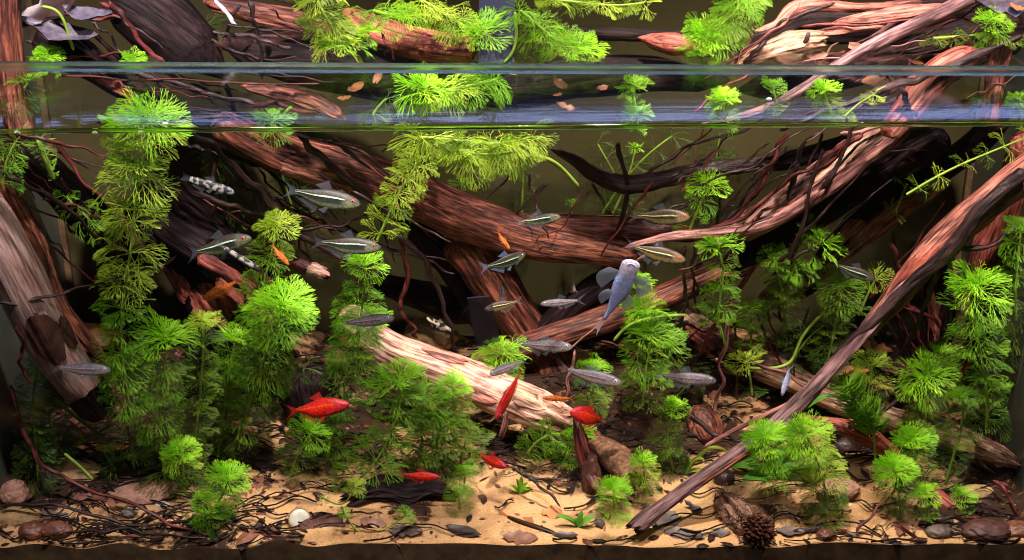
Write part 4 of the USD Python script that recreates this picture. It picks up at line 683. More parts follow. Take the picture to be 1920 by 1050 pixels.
plant('dark bush in shade between the left stump and the curving plant', [(560, 760), (565, 720), (570, 690)], .24, (42, 44), 3, (D, D, D), crown=0, nleaf=7)
# floating at and above the waterline
plant('great yellow green mat hanging under the waterline at top centre', [(790, 258), (840, 262), (890, 268), (945, 268), (1000, 256)], .045, (64, 62), 9, (L, L, L), crown=0, tilt=.12, droop=.55, nleaf=11, start=0.0)
plant('pale outer fringe of the surface mat at top centre', [(860, 282), (910, 290), (960, 284)], .025, (60, 56), 4, (L, L, L), crown=0, tilt=.0, droop=.6, nleaf=10, start=0.0)
plant('long floating plant seen through the rim pane at top centre', [(930, 150), (885, 160), (840, 168), (795, 172)], .085, (72, 72), 5, (G, L, Y), crown=2, tilt=.15, nleaf=11, start=0.0)
plant('dull floating sprig left of the long floating plant', [(700, 215), (712, 198), (725, 185)], .085, (54, 50), 2, (O, O, O), crown=0, nleaf=8)
plant('small round tuft in the rim pane right of centre', [(1190, 200), (1190, 165)], .12, (30, 36), 2, (G, G, G), crown=2)
plant('small tuft at the waterline right of centre', [(1195, 245), (1195, 215)], .055, (28, 34), 2, (G, G, G), crown=2)
plant('bright tuft beside the mauve pole above the waterline', [(1358, 225), (1356, 195)], .07, (38, 46), 2, (G, Y, Y), crown=3)
plant('olive tuft above the bright tuft at right', [(1455, 195), (1450, 165)], .11, (38, 36), 2, (O, G, G), crown=1)
plant('bright rosette under the rim to the right of the mauve pole', [(1560, 215), (1550, 190), (1545, 170)], .09, (34, 42), 3, (O, G, Y), crown=2)
plant('open star shaped sprig at the rim on the right', [(1585, 218), (1610, 195), (1638, 178)], .085, (26, 34), 2, (L, L, L), crown=0, nleaf=7)
plant('floating rosette cut by the right edge above the waterline', [(1915, 215), (1912, 190)], .07, (34, 38), 2, (G, G, G), crown=2)
plant('flat bright rosette at the top right corner', [(1865, 62), (1862, 40)], .17, (42, 44), 2, (G, Y, Y), crown=2, flat_top=True)
plant('dull sprigs trailing left of the top right rosette', [(1750, 72), (1800, 68), (1850, 65), (1890, 70)], .19, (34, 46), 4, (O, O, O), crown=0, nleaf=8, start=0.0)
plant('dense green cluster at the top right of centre', [(1400, -15), (1380, 20), (1350, 50), (1325, 78)], .20, (60, 66), 6, (G, G, Y), crown=3, nleaf=12, tilt=.2, start=0.0)
plant('lower tuft of the green cluster at the top right of centre', [(1320, 118), (1316, 100)], .185, (36, 42), 2, (G, G, G), crown=2)
plant('olive plant curling down from the top edge left of centre', [(590, -20), (605, 20), (625, 55), (640, 90)], .20, (60, 62), 6, (L, L, G), crown=2, nleaf=12, tilt=.2, start=0.0)
plant('small frosted rosette beside the olive top plant', [(688, 75), (690, 62)], .20, (26, 32), 2, (Y, Y, Y), crown=2)
plant('floating plant along the top edge at centre left', [(700, 20), (735, 28), (765, 32)], .215, (50, 56), 3, (G, G, Y), crown=1, nleaf=11, start=0.0)
plant('broad floating plant along the top edge at the centre', [(790, 0), (825, 20), (860, 42), (905, 65)], .215, (62, 64), 5, (L, L, Y), crown=2, nleaf=12, start=0.0)
plant('bright floating plant with a frosted tip at top centre', [(975, 20), (1005, 45), (1040, 72), (1085, 92)], .20, (54, 62), 5, (G, G, Y), crown=2, nleaf=12, start=0.0)
plant('floating fringe on the top edge right of centre', [(1040, 0), (1100, 6), (1160, 10), (1205, 5)], .225, (50, 46), 4, (L, L, G), crown=0, nleaf=10, start=0.0)
plant('dim hanging whorls behind the bright floating plant', [(985, 110), (1000, 70), (1020, 45)], .22, (46, 48), 3, (O, O, O), crown=0, nleaf=8)
plant('bright flat rosette on the rim at the upper left', [(88, 125), (88, 108)], .145, (44, 48), 2, (G, Y, Y), crown=2, flat_top=True)
plant('little bright rosette on the rim right of the flat rosette', [(252, 125), (252, 112)], .14, (28, 34), 2, (G, Y, Y), crown=2, flat_top=True)
plant('dark floating tuft against the bark trunk at the left edge', [(30, 200), (40, 175), (52, 155)], .10, (46, 50), 3, (D, O, G), crown=1)
plant('pale tuft in the water under the rim left of centre', [(510, 245), (512, 228)], .05, (44, 46), 2, (G, G, G), crown=1)
plant('dim green growth under the surface at the top left', [(300, 40), (340, 50), (390, 45)], .33, (60, 66), 3, (D, D, D), crown=0, nleaf=8)

def strand(name, label, pts, d0, d1, w, look, cat='plant stem'):
    n = len(pts); q = [(x, y, d0 + (d1 - d0) * i / (n - 1), w) for i, (x, y) in enumerate(pts)]
    ww, r = world(q); V, f, rest, *_ = tube(ww, r, 26, 7, rough=.05, ridge=0, end=('round', 'round'))
    single(name, (V, f), look, label, cat, smooth=True)
strand('plant_stem', 'bright green arching stem under the surface mat', [(990, 293), (1025, 298), (1055, 318), (1085, 352)], .06, .10, 9, 'stem_green')
strand('plant_stem', 'pale green stalk hanging at the top left corner', [(76, 12), (105, 20), (122, 45), (130, 70), (138, 95)], .15, .15, 6, 'stem_green')
strand('plant_stem', 'bright green shoot curling down under the left waterline', [(70, 262), (80, 290), (92, 320), (103, 337)], .05, .055, 7, 'stem_green')
strand('plant_stem', 'dim green stem leaning at the left behind the tall plant', [(100, 745), (140, 780), (185, 815), (215, 860)], .13, .12, 7, 'stem_green')
strand('plant_stem', 'thin green runner sloping down to the left litter', [(120, 850), (150, 875), (175, 900)], .08, .07, 6, 'stem_green')
strand('plant_stem', 'green stem linking the large bush to the sucker fish', [(1150, 640), (1180, 610), (1230, 595), (1290, 590)], .20, .21, 6, 'stem_green')
strand('plant_stem', 'long olive runner rising behind the slanting board', [(1400, 690), (1480, 680), (1500, 640), (1540, 590)], .235, .245, 6, 'stem_green')
strand('plant_stem', 'vertical stem falling from the floating plants at top centre', [(965, 20), (968, 60), (962, 95), (945, 118)], .20, .19, 6, 'stem_green')
for lb, pts in (('dark green stem behind the big log near the waterline', [(775, 250), (755, 275), (735, 300)]), ('second dark green stem behind the big log', [(745, 250), (730, 270), (715, 285)])):
    strand('plant_stem', lb, pts, .34, .36, 6, 'stem_green')

# needle leaved plant
def needle_plant(label, stem, d, rp, n):
    rng = np.random.default_rng(77); w = np.array([P(x, y, d) for x, y in stem]); cs, _ = spline(w); o = thing('needle_leaved_plant', label, 'water plant')
    tt = np.linspace(0, 1, 16); c = cs(tt); N, B2 = frames(unit(np.gradient(c, axis=0))); th = np.arange(6) * math.pi / 3
    obj('stem', ((c[:, None] + .0013 * (N[:, None] * np.cos(th)[None, :, None] + B2[:, None] * np.sin(th)[None, :, None])).reshape(-1, 3), grid_faces(16, 6)), 'stem_green', o, smooth=True)
    t = rng.uniform(.38, 1.0, n); base = cs(t); T = unit(cs(np.minimum(t + .02, 1)) - cs(t - .02)); R = M(base[0], rp)
    rd = unit(np.cross(T, rng.normal(0, 1, (n, 3)))); l = R * rng.uniform(.7, 1.1, n)[:, None]
    m1 = base + rd * l * .55 + T * l * .25; e = base + rd * l * .9 + T * l * .6
    k = np.full(n, .0006)
    obj('needles', cat_mesh([segs_mesh(base, m1, k * .8, k), segs_mesh(m1, e, k, k * .3)]), 'green_leaf', o)
needle_plant('needle leaved green plant leaning left behind the slanting board', [(1642, 880), (1640, 830), (1632, 790), (1608, 755), (1588, 722)], .12, 46, 420)

# blade leaved rosettes
def blade(parent, base, tip, w, look, bend=.25, nm='blade', side=None):
    base, tip = np.array(base), np.array(tip); d = tip - base; L = np.linalg.norm(d)
    t = np.linspace(0, 1, 11); c = base + d * t[:, None]; c[:, 2] += bend * L * np.sin(t * math.pi) * .8
    T = unit(np.gradient(c, axis=0)); s = unit(np.cross(T, [0.1, -.25, 1.0] if side is None else side)); u = np.cross(s, T)
    h = w / 2 * np.sin(np.clip(t * .88 + .10, 0, 1) * math.pi) ** .7
    cols = np.array([-1, -.5, 0, .5, 1.0])
    v = c[:, None] + s[:, None] * (h[:, None] * cols[None])[..., None] + u[:, None] * (h[:, None] * (.28 * np.abs(cols)[None]))[..., None]
    return obj(nm, (v.reshape(-1, 3), grid_faces(11, 5, wrap=False)), look, parent, smooth=True)
o = thing('sword_plant', 'broad bladed green rosette half hidden behind the bright dome at lower right', 'water plant')
b = S(1442, 893); d0 = b[1]
for (x, y, dd, w, bn) in ((1388, 930, -.03, 30, .12), (1365, 876, -.005, 20, .2), (1440, 842, .0, 18, .1), (1470, 842, .01, 18, .1), (1502, 862, .01, 22, .1), (1540, 878, .0, 20, .2), (1455, 838, .02, 20, .1), (1650, 888, .03, 22, .16)):
    blade(o, b + [0, 0, .003], P(x, y, d0 + dd), M(b, w) * 1.4, 'blade_green', bn)
o = thing('sword_plant', 'small bladed rosette with yellow green arching leaves left of the slanting board', 'water plant')
b = S(1285, 888); d0 = b[1]
for (x, y, dd, w, bn) in ((1320, 862, -.01, 12, .35), (1372, 852, .0, 9, .45), (1262, 850, 0, 10, .2), (1330, 888, -.02, 14, .15), (1292, 850, .01, 8, .2)): blade(o, b, P(x, y, d0 + dd), M(b, w), 'blade_green' if x < 1300 else 'yellow_leaf', bn)
o = thing('grass_tuft', 'little bladed sprout on the open front sand', 'water plant')
b = S(1085, 988); d0 = b[1]
for (x, y, dd, w) in ((1040, 968, .0, 12), (1062, 972, -.002, 9), (1078, 972, .0, 10), (1092, 958, .004, 10), (1118, 968, .004, 12), (1108, 978, -.004, 10)): blade(o, b, P(x, y, d0 + dd), M(b, w), 'blade_green', .2)
o = thing('grass_tuft', 'dark green sprout on the sand under the pale log', 'water plant')
b = S(975, 925); d0 = b[1]
for (x, y, dd, w) in ((955, 910, .0, 9), (968, 898, .0, 9), (978, 893, .002, 9), (990, 905, .0, 9), (998, 915, .004, 8)): blade(o, b, P(x, y, d0 + dd), M(b, w), 'green_leaf', .15)
single('floating_leaf', trimesh.Trimesh(*[np.zeros((3, 3)), [[0, 1, 2]]], process=False), 'blade_green', 'x', 'x') if False else None
o = thing('green_leaf', 'single small green leaf standing at the bottom left front glass', 'leaf'); blade(o, P(400, 1016, .006), P(396, 990, .006), M(P(400, 1000, .006), 12), 'blade_green', .02, side=[0, -1, 0], nm='leaf_blade')
o = thing('green_leaf', 'long thin dark green blade behind the slanting board', 'leaf'); blade(o, P(1480, 790, .16), P(1580, 738, .17), M(P(1500, 760, .16), 12), 'blade_green', .18, nm='leaf_blade')
o = thing('green_leaf', 'green blade lying on the red branch at lower right', 'leaf'); blade(o, P(1555, 815, .16), P(1652, 812, .16), M(P(1600, 810, .16), 16), 'blade_green', .06, nm='leaf_blade')

# ---------------------------------------------------------------- fish
SP = np.array([0, .08, .2, .34, .48, .62, .74, .84, .92, .97, 1.0])
SHAPES = {   # top, bottom and half width along the body from tail root to snout, in body lengths
 'tetra': ([.036, .042, .062, .092, .118, .124, .112, .092, .066, .042, .008], [-.034, -.042, -.075, -.118, -.135, -.132, -.118, -.098, -.072, -.046, -.014], [.012, .016, .026, .040, .052, .060, .062, .058, .046, .032, .008]),
 'deep':  ([.045, .055, .095, .140, .175, .178, .150, .118, .082, .050, .010], [-.045, -.055, -.11, -.165, -.185, -.175, -.155, -.125, -.09, -.055, -.016], [.014, .02, .032, .05, .066, .076, .076, .068, .054, .036, .010]),
 'slim':  ([.034, .040, .055, .078, .096, .102, .098, .086, .066, .044, .008], [-.032, -.040, -.062, -.092, -.108, -.108, -.098, -.086, -.068, -.046, -.014], [.014, .018, .030, .044, .054, .060, .062, .058, .048, .034, .010]),
 'loach': ([.042, .052, .060, .066, .072, .076, .076, .070, .058, .042, .008], [-.042, -.052, -.060, -.066, -.070, -.072, -.070, -.064, -.054, -.040, -.012], [.022, .032, .044, .052, .058, .062, .064, .060, .052, .040, .012]),
 'sucker': ([.020, .026, .040, .056, .072, .086, .094, .088, .066, .044, .012], [-.020, -.024, -.032, -.040, -.046, -.050, -.052, -.050, -.042, -.030, -.010], [.026, .034, .055, .090, .125, .138, .128, .132, .134, .105, .040]),
}
def fin_grid(base, tip, bulge=0.0, k=7):
    base, tip = np.asarray(base, float), np.asarray(tip, float); n = len(base); t = np.linspace(0, 1, k)[:, None, None]
    v = base[None] * (1 - t) + tip[None] * t
    sk = np.stack([np.broadcast_to(np.linspace(0, 1, n)[None], (k, n)), np.broadcast_to(t[..., 0], (k, n)), np.zeros((k, n))], -1)
    return v, grid_faces(k, n, wrap=False), sk
def fish(label, cat, head, tail, shape, skin, fin, eye='eye_silver', roll=0.0, bend=0.0, hs=1.0, group=None, name='fish', updir=None, tailk=1.0, fins=True, dors=None, mouth=False, pect=1.0):
    H, T = P(*head), P(*tail); Lt = np.linalg.norm(H - T); X = (H - T) / Lt; L = Lt * .80
    up0 = np.array([0, math.sin(PITCH), math.cos(PITCH)]) if updir is None else np.asarray(updir, float)
    U = unit(up0 - X * (up0 @ X)); W = np.cross(U, X)
    if roll: U, W = U * math.cos(roll) + W * math.sin(roll), W * math.cos(roll) - U * math.sin(roll)
    O = T + X * (Lt - L)
    o = thing(name, label, cat, group, loc=O)
    top, bot, hw = (np.array(a) for a in SHAPES[shape])
    s = np.linspace(0, 1, 40) ** .9; s = np.concatenate([s[:-1], [.985, 1.0]]); s.sort()
    from scipy.interpolate import PchipInterpolator as PI_
    tp, bt, w = (PI_(SP, a)(s) for a in (top * hs, bot * hs, hw))
    th = np.arange(24) * 2 * math.pi / 24; c, sn = np.cos(th), np.sin(th)
    def warp(v):                                    # bend the fish sideways
        v = np.asarray(v, float) * L; b = bend * np.clip(.75 - v[..., 0] / L, 0, 2) ** 2 * L
        return O + v[..., :1] * X + (v[..., 1:2] + b[..., None]) * W + v[..., 2:3] * U
    mid, half = (tp + bt) / 2, (tp - bt) / 2
    loc = np.stack([np.broadcast_to(s[:, None], (len(s), 24)), w[:, None] * np.sign(c) * np.abs(c) ** .85, mid[:, None] + half[:, None] * sn], -1)
    V = np.vstack([warp(loc).reshape(-1, 3), warp([[-.004, 0, mid[0]]]), warp([[1.004, 0, mid[-1]]])])
    sk = np.vstack([np.stack([np.broadcast_to(s[:, None], (len(s), 24)), np.broadcast_to((sn + 1) / 2, (len(s), 24)), 0 * loc[..., 0]], -1).reshape(-1, 3), [[0, .5, 0], [1, .5, 0]]])
    n = len(s) * 24; j = np.arange(24); j1 = (j + 1) % 24
    F = np.vstack([grid_faces(len(s), 24), np.stack([j1, j, 0 * j + n], 1), np.stack([j + n - 24, j1 + n - 24, 0 * j + n + 1], 1)])
    obj('body', (V, F), skin, o, smooth=True, var={'skin': sk})
    at = lambda q, a: float(np.interp(q, s, a))
    def fin_(nm, base, tip):
        v, f, sk_ = fin_grid(base, tip); obj(nm, (warp(v).reshape(-1, 3), f), fin, o, smooth=True, var={'skin': sk_.reshape(-1, 3)})
    u = np.linspace(-1, 1, 15)
    h0 = half[0] * .95
    if shape == 'loach' or shape == 'sucker': tip = np.stack([-.20 - .04 * np.abs(u) ** 1.5, 0 * u, .11 * u], -1) * [tailk, 1, tailk]
    else: tip = np.stack([-.085 - .165 * np.abs(u) ** 1.3, .01 * np.sin(u * 3), .165 * np.sign(u) * np.abs(u) ** .9], -1) * [1, 1, tailk]
    fin_('tail_fin', np.stack([.012 + 0 * u, 0 * u, mid[0] + h0 * u], -1), tip)
    if shape == 'sucker':
        for sd in (-1, 1):
            q = np.linspace(0, 1, 10); bx = .80 - .07 * q
            fin_('pectoral_fin', np.stack([bx, sd * (.115 + 0 * q), -.01 + 0 * q], -1), np.stack([.80 - .05 * q ** .7 - .30 * q, sd * (.14 + .26 * np.sin(.55 + q * 2.1) ** 1.0), .02 + 0 * q], -1))
            bx = .46 - .06 * q
            fin_('pelvic_fin', np.stack([bx, sd * (.07 + 0 * q), -.01 + 0 * q], -1), np.stack([.47 - .26 * q, sd * (.08 + .17 * np.sin(.5 + q * 2.2)), .02 + 0 * q], -1))
        q = np.linspace(0, 1, 8); fin_('dorsal_fin', np.stack([.56 - .12 * q, 0 * q, .07 + 0 * q], -1), np.stack([.52 - .2 * q, 0 * q, .19 - .05 * q], -1))
        m = trimesh.creation.torus(.050, .012, 20, 8); mv = m.vertices * [.55, 1, .5] + [.93, 0, -.036]
        obj('sucker_mouth', (warp(mv), m.faces), 'mouth_skin', o, smooth=True)
    elif fins:
        q = np.linspace(0, 1, 9); dh = dors if dors is not None else .13
        z0 = np.array([at(.54 - .15 * k, tp) for k in q]) - .008
        fin_('dorsal_fin', np.stack([.54 - .15 * q, 0 * q, z0], -1), np.stack([.47 - .20 * q, .012 + 0 * q, z0 + dh * (1 - .62 * q ** .8)], -1))
        z0 = np.array([at(.40 - .26 * k, bt) for k in q]) + .008
        fin_('anal_fin', np.stack([.40 - .26 * q, 0 * q, z0], -1), np.stack([.33 - .27 * q, .008 + 0 * q, z0 - .105 * hs * (1 - .66 * q ** .6)], -1))
        for sd in (-1, 1):
            q = np.linspace(0, 1, 6); y0 = sd * at(.52, w) * .5; zb = at(.53, bt) + .012
            fin_('pelvic_fin', np.stack([.55 - .05 * q, y0 + 0 * q, zb + 0 * q], -1), np.stack([.49 - .09 * q, y0 + sd * .02 + 0 * q, zb - .095 * (1 - .4 * q)], -1))
            y0 = sd * at(.76, w) * .97
            fin_('pectoral_fin', np.stack([.775 - .015 * q, y0 + 0 * q, -.055 * hs - .035 * q], -1), np.stack([.63 - .02 * q, y0 + sd * .07 * pect + 0 * q, -.065 * hs - .075 * q], -1))
    for sd in (-1, 1):
        ex = .885 if shape != 'sucker' else .86; r = .029 if shape not in ('loach', 'sucker') else .016
        ey = sd * at(ex, w) * (.86 if shape != 'sucker' else .62); ez = at(ex, mid) + at(ex, half) * (.22 if shape != 'sucker' else .8)
        m = trimesh.creation.icosphere(2, r); e = obj('eye', (warp(m.vertices * [1, .55, 1] + [ex, ey, ez]), m.faces), eye, o, smooth=True)
        m = trimesh.creation.icosphere(2, r * .55); obj('pupil', (warp(m.vertices * [1, .5, 1] + [ex, ey + sd * r * .36, ez]), m.faces), 'pupil', e, smooth=True)
    return o
plain('sand_reflection', (.06, .02, .01), (.22, .085, .03), scale=60, rough=.45)  # colour of the sand mirrored in the water surface
plain('mouth_skin', (.62, .56, .72), (.72, .66, .82), scale=300, rough=.4, bump=.1)
tet = dict(shape='tetra', skin='tetra_skin', fin='fin_clear', eye='eye_red', hs=1.12)
g1 = None
fish('silver striped fish with red eye swimming right, uppermost on the left', 'fish', (676, 383, .10), (523, 353, .115), **tet)
fish('silver striped fish crossed by a spotted catfish at left', 'fish', (471, 446, .07), (340, 478, .085), bend=.10, **tet)
fish('silver striped fish just above the three tiered fans', 'fish', (714, 464, .085), (576, 452, .095), **tet)
fish('small striped fish hovering before the level branch', 'fish', (1051, 406, .20), (962, 418, .21), bend=-.1, **tet)
fish('striped fish with raised blue dorsal fin right of the level branch', 'fish', (1293, 407, .12), (1172, 404, .13), **dict(tet, skin='tetra_brown_skin', hs=1.25))
fish('striped fish passing under the thin pink branch', 'fish', (1285, 488, .10), (1166, 457, .11), **dict(tet, skin='tetra_brown_skin', hs=1.15))
fish('striped fish turning toward the back with a wide blue tail', 'fish', (985, 476, .20), (905, 508, .165), bend=.28, shape='tetra', skin='tetra_skin', fin='fin_blue', hs=1.15, tailk=1.25, roll=-.15)
fish('small striped fish near the salmon branch at right', 'fish', (1642, 524, .20), (1555, 492, .21), roll=-.25, **tet)
fish('striped fish facing left in front of the dark trunk', 'fish', (908, 580, .17), (984, 562, .175), **dict(tet, skin='tetra_brown_skin', fin='fin_clear', eye='eye_silver'))
fish('brownish fish facing left under the rough dark limb', 'fish', (1013, 570, .18), (1100, 562, .185), shape='slim', skin='silver_skin', fin='fin_clear')
sil = dict(shape='slim', skin='silver_skin', fin='fin_clear', hs=1.12)
fish('grey silver fish in front of the broad fan plant', 'fish', (739, 596, .08), (628, 608, .09), **sil)
fish('largest plain grey fish in the centre above the round tuft', 'fish', (1073, 651, .11), (958, 643, .12), **dict(sil, hs=1.2))
fish('grey fish with forked tail diving right below the centre', 'fish', (1166, 719, .12), (1040, 687, .135), **dict(sil, hs=1.15))
fish('grey fish swimming right at the right side of the centre', 'fish', (1343, 714, .11), (1218, 702, .12), **sil)
fish('dark grey fish in shadow before the pinkish slab at left', 'fish', (208, 694, .06), (88, 688, .065), shape='slim', skin='shade_skin', fin='fin_clear') if 'shade_skin' in LOOK else fish('dark grey fish in shadow before the pinkish slab at left', 'fish', (208, 694, .06), (88, 688, .065), **sil)
fish('small translucent fish with a red line over the pale log', 'fish', (918, 702, .14), (992, 672, .135), dors=.05, **sil)
fish('pale fish seen end on hanging head down by the slanting board', 'fish', (1466, 742, .13), (1482, 682, .135), roll=1.2, shape='slim', skin='white_skin', fin='fin_white', hs=.9)
fish('tiny pale fish seen head on before the rough dark limb', 'fish', (1077, 546, .205), (1074, 531, .24), shape='tetra', skin='silver_skin', fin='fin_white', eye='eye_red')
fish('small brown fish curling downward before the dark trunk', 'fish', (938, 574, .215), (948, 515, .215), shape='slim', skin='silver_skin', fin='fin_clear', bend=.4, roll=.6)
red = dict(shape='deep', skin='red_skin', fin='fin_red', eye='eye_red')
fish('red fish swimming right at left with swept dorsal fin', 'red fish', (655, 758, .06), (530, 773, .07), hs=.92, **red)
fish('red fish diving steeply over the pale pink log', 'red fish', (930, 786, .095), (982, 684, .13), roll=.75, hs=.85, **red)
fish('round red fish facing left at the tip of the pale log', 'red fish', (1069, 772, .085), (1147, 790, .10), bend=-.3, hs=1.25, **red)
fish('darker red fish low in shade above the black driftwood piece', 'red fish', (826, 895, .06), (745, 889, .066), hs=.75, dors=.13, **red)
fish('red fish facing the viewer above the open sand', 'red fish', (950, 876, .07), (888, 850, .10), bend=.2, hs=.85, **red)
org = dict(shape='tetra', skin='orange_skin', fin='fin_orange', eye='eye_red')
fish('orange fish swimming down left before the black stump', 'orange fish', (381, 561, .08), (455, 521, .085), hs=1.15, **org)
fish('tiny orange red fish diving beside the airy plant', 'orange fish', (542, 497, .17), (506, 454, .175), roll=.4, **org)
fish('tiny slender orange fish by the edge of the pale log', 'orange fish', (1017, 746, .10), (1080, 747, .105), hs=.82, **org)
fish('tiny orange fish tilted up against the fork of the big log', 'orange fish', (956, 467, .23), (930, 430, .235), roll=.3, **org)
fish('pale blue sucker mouthed catfish clinging to the front glass with spread fins', 'catfish', (1187, 488, .011), (1131, 628, .012), 'sucker', 'white_skin', 'fin_white', updir=[0, 1.0, .05], bend=-.12, name='sucker_catfish')
fish('spotted grey catfish resting on the glass above the black log end', 'catfish', (439, 362, .012), (335, 328, .012), 'loach', 'spotted_skin', 'fin_clear', hs=1.35, bend=.12, name='spotted_catfish', tailk=.8)
fish('spotted grey catfish slanting across the striped fish at left', 'catfish', (488, 508, .012), (398, 450, .012), 'loach', 'spotted_skin', 'fin_clear', roll=.6, hs=1.0, name='spotted_catfish', fins=False, tailk=.7)
b1, b2 = S(1045, 1008), S(930, 972)
fish('black and orange banded loach lying on the front sand', 'loach', (1046, 1006, b1[1] + .006), (925, 966, b2[1] + .004), 'loach', 'loach_skin', 'fin_orange', hs=1.15, bend=.12, name='loach', roll=-.3)
fish('striped black and cream catfish peeping out on the stone under the dark log', 'catfish', (800, 596, .345), (852, 622, .345), 'loach', 'striped_skin', 'fin_white', hs=1.5, name='striped_catfish', roll=-.5)

# ---------------------------------------------------------------- stones, pods, leaves and litter on the sand
def rest_on(px, py, npx, lift=.55):
    p = S(px, py); r = M(p, npx) / 2; return p + [0, 0, r * lift], r
def stone(label, px, py, npx, look, seed, flat=(1.2, .9, .7), cat='stone', name='stone', rough=.22):
    c, r = rest_on(px, py, npx, .5 * flat[2]); return single(name, blob(c, r, seed, rough, flat=flat), look, label, cat, smooth=True)
stone('mossy ochre stone under the dark log left of the trunk', 805, 645, 92, 'stone_ochre', 1, (1.1, .9, .75))
stone('orange brown stone lying left of the bluish plate', 690, 640, 70, 'litter_orange', 2, (1.5, .9, .35))
stone('reddish speckled stone at the left edge of the sand', 30, 935, 60, 'stone_warm', 3, (.9, .9, .85))
stone('slate grey stone in the left litter', 92, 905, 46, 'stone_grey', 4, (.7, .8, 1.1))
stone('yellowish flat stone at the lower left', 32, 975, 60, 'stone_ochre', 5, (1.5, 1, .4))
stone('purplish brown oval stone at the bottom left corner', 105, 1000, 44, 'litter_brown', 6, (1.5, .8, .7))
stone('dark round stone at the bottom left corner', 62, 1000, 44, 'litter_brown', 7, (1.2, 1, .7))
stone('grey pebble in front of the left plants', 243, 965, 24, 'stone_grey', 8)
stone('tan pebble beside the grey pebble', 228, 952, 18, 'stone_ochre', 9)
stone('white pebble at the foot of the left plants', 305, 948, 18, 'shell_white', 10, (1.5, 1, .5))
stone('pale ledge stone on the sand beneath the left bush', 270, 925, 80, 'stone_warm', 11, (1.6, 1, .3))
stone('tan ledge stone behind the slate grey stone', 130, 890, 80, 'stone_ochre', 12, (1.5, 1, .35))
stone('broad tan stone at the back left corner', 140, 645, 120, 'litter_orange', 13, (1.6, .7, .4))
stone('second tan stone along the back left', 60, 690, 90, 'litter_orange', 14, (1.4, .7, .45))
stone('dark rounded stone near the right front', 1550, 1012, 34, 'litter_brown', 15, (1.1, .9, .7))
stone('reddish stone behind the dark twig at the right front', 1570, 925, 60, 'stone_warm', 16, (1.4, .9, .6))
stone('small white speckled pebble beside the front right plant', 1592, 952, 18, 'shell_white', 17)
stone('bumpy black seed ball behind the slanting board', 1357, 905, 40, 'litter_dark', 18, (1, .9, .9), cat='seed', name='seed_ball', rough=.1)
stone('second dark bumpy seed ball behind the bright plants', 1580, 838, 56, 'litter_dark', 19, (1.2, .9, .6), cat='seed', name='seed_ball', rough=.1)
stone('grey brown stone at the right side under the tan log', 1760, 1000, 36, 'litter_grey', 20, (1.4, .9, .6))
stone('ochre patch of stone right of the tan log tip', 1830, 925, 44, 'stone_ochre', 21, (1.4, .9, .4))
stone('dark lump under the sand plant beside the loach', 600, 985, 60, 'bark', 22, (1.5, .9, .35))
stone('brown fibrous mound in the bottom right corner', 1850, 1000, 60, 'bark', 23, (1.6, .9, .5), cat='bark', name='bark_chunk')
stone('brown mound at the extreme bottom right', 1908, 1000, 50, 'litter_brown', 24, (1.3, .9, .6), cat='bark', name='bark_chunk')
# snail, seed pod, cones, bark
o = thing('snail_shell', 'round pale shell disc lying beside the dark stick in front', 'shell'); c, r = rest_on(562, 985, 40, .7)
m = trimesh.creation.revolve(np.array([[0, -.25], [.75, -.25], [.98, -.1], [1, .05], [.9, .2], [.7, .28], [.45, .30], [.2, .27], [0, .26]]), sections=28); m.apply_scale(r); m.apply_transform(trimesh.geometry.align_vectors([0, 0, 1], unit(np.array([.25, -.75, .55])))); m.apply_translation(c)
obj('shell', m, 'shell_white', o, smooth=35)
m = trimesh.creation.torus(r * .97, r * .13, 30, 8); m.apply_transform(trimesh.geometry.align_vectors([0, 0, 1], unit(np.array([.25, -.75, .55])))); m.apply_translation(c); obj('rim', m, 'stone_ochre', o, smooth=True)
o = thing('seed_pod', 'cracked brown seed pod with a dark opening on the sand', 'seed pod')
pA, pB = S(1112, 842) + [0, 0, .010], S(1198, 925) + [0, 0, .013]; ww = np.array([pA, pA * .5 + pB * .5 + [0, 0, .004], pB])
V, f, rest, g, T, cc, rad = tube(ww, np.array([M(pA, 30), M(pA, 50), M(pA, 44)]) / 2 * 1.1, 60, 32, rough=.12, ridge=.10, seed=5, end=('round', 'broken'), jag=.16)
obj('husk', (V, f[:-32]), 'pod', o, smooth=True)
ring = g[-2]; mid = ring.mean(0); hv = np.vstack([mid + (ring - mid) * .93 - T[-1] * .001, (mid - T[-1] * .012)[None]]); j = np.arange(32)
obj('opening', (hv, np.stack([j, (j + 1) % 32, 0 * j + 32], 1)), 'litter_dark', o)
def cone(label, px, py, npx, tilt, look, n=150, seed=0, elong=1.1):
    o = thing('pine_cone', label, 'cone'); c, r = rest_on(px, py, npx, .8); rng = np.random.default_rng(seed)
    ax = unit(np.array(tilt, float)); Rm = trimesh.geometry.align_vectors([0, 0, 1], ax)
    m = trimesh.creation.icosphere(2, r * .62); m.vertices *= [1, 1, elong]; m.apply_transform(Rm); m.apply_translation(c); obj('core', m, 'litter_dark', o, smooth=True)
    k = np.arange(n); ph = k * 2.39996; z = 1 - 2 * (k + .5) / n
    for i in range(n):
        s_ = math.sqrt(max(1 - z[i] ** 2, 0)); d = np.array([s_ * math.cos(ph[i]), s_ * math.sin(ph[i]), z[i]])
        b = trimesh.creation.icosphere(0, 1.0); b.vertices = b.vertices * np.array([.15, .08, .30]) * r * rng.uniform(.6, 1.35)
        tl = unit(d + np.array([0, 0, .7]) + rng.normal(0, .3, 3)); b.apply_transform(trimesh.geometry.align_vectors([0, 0, 1], tl)); b.apply_translation(d * np.array([.72, .72, .72 * elong]) * r)
        b.apply_transform(Rm); b.apply_translation(c); obj('scale', b, look, o)
cone('brown scaly cone lying in the front right of the slanting board', 1420, 1020, 66, (.6, -.4, .3), 'cone_brown', 110, 1)
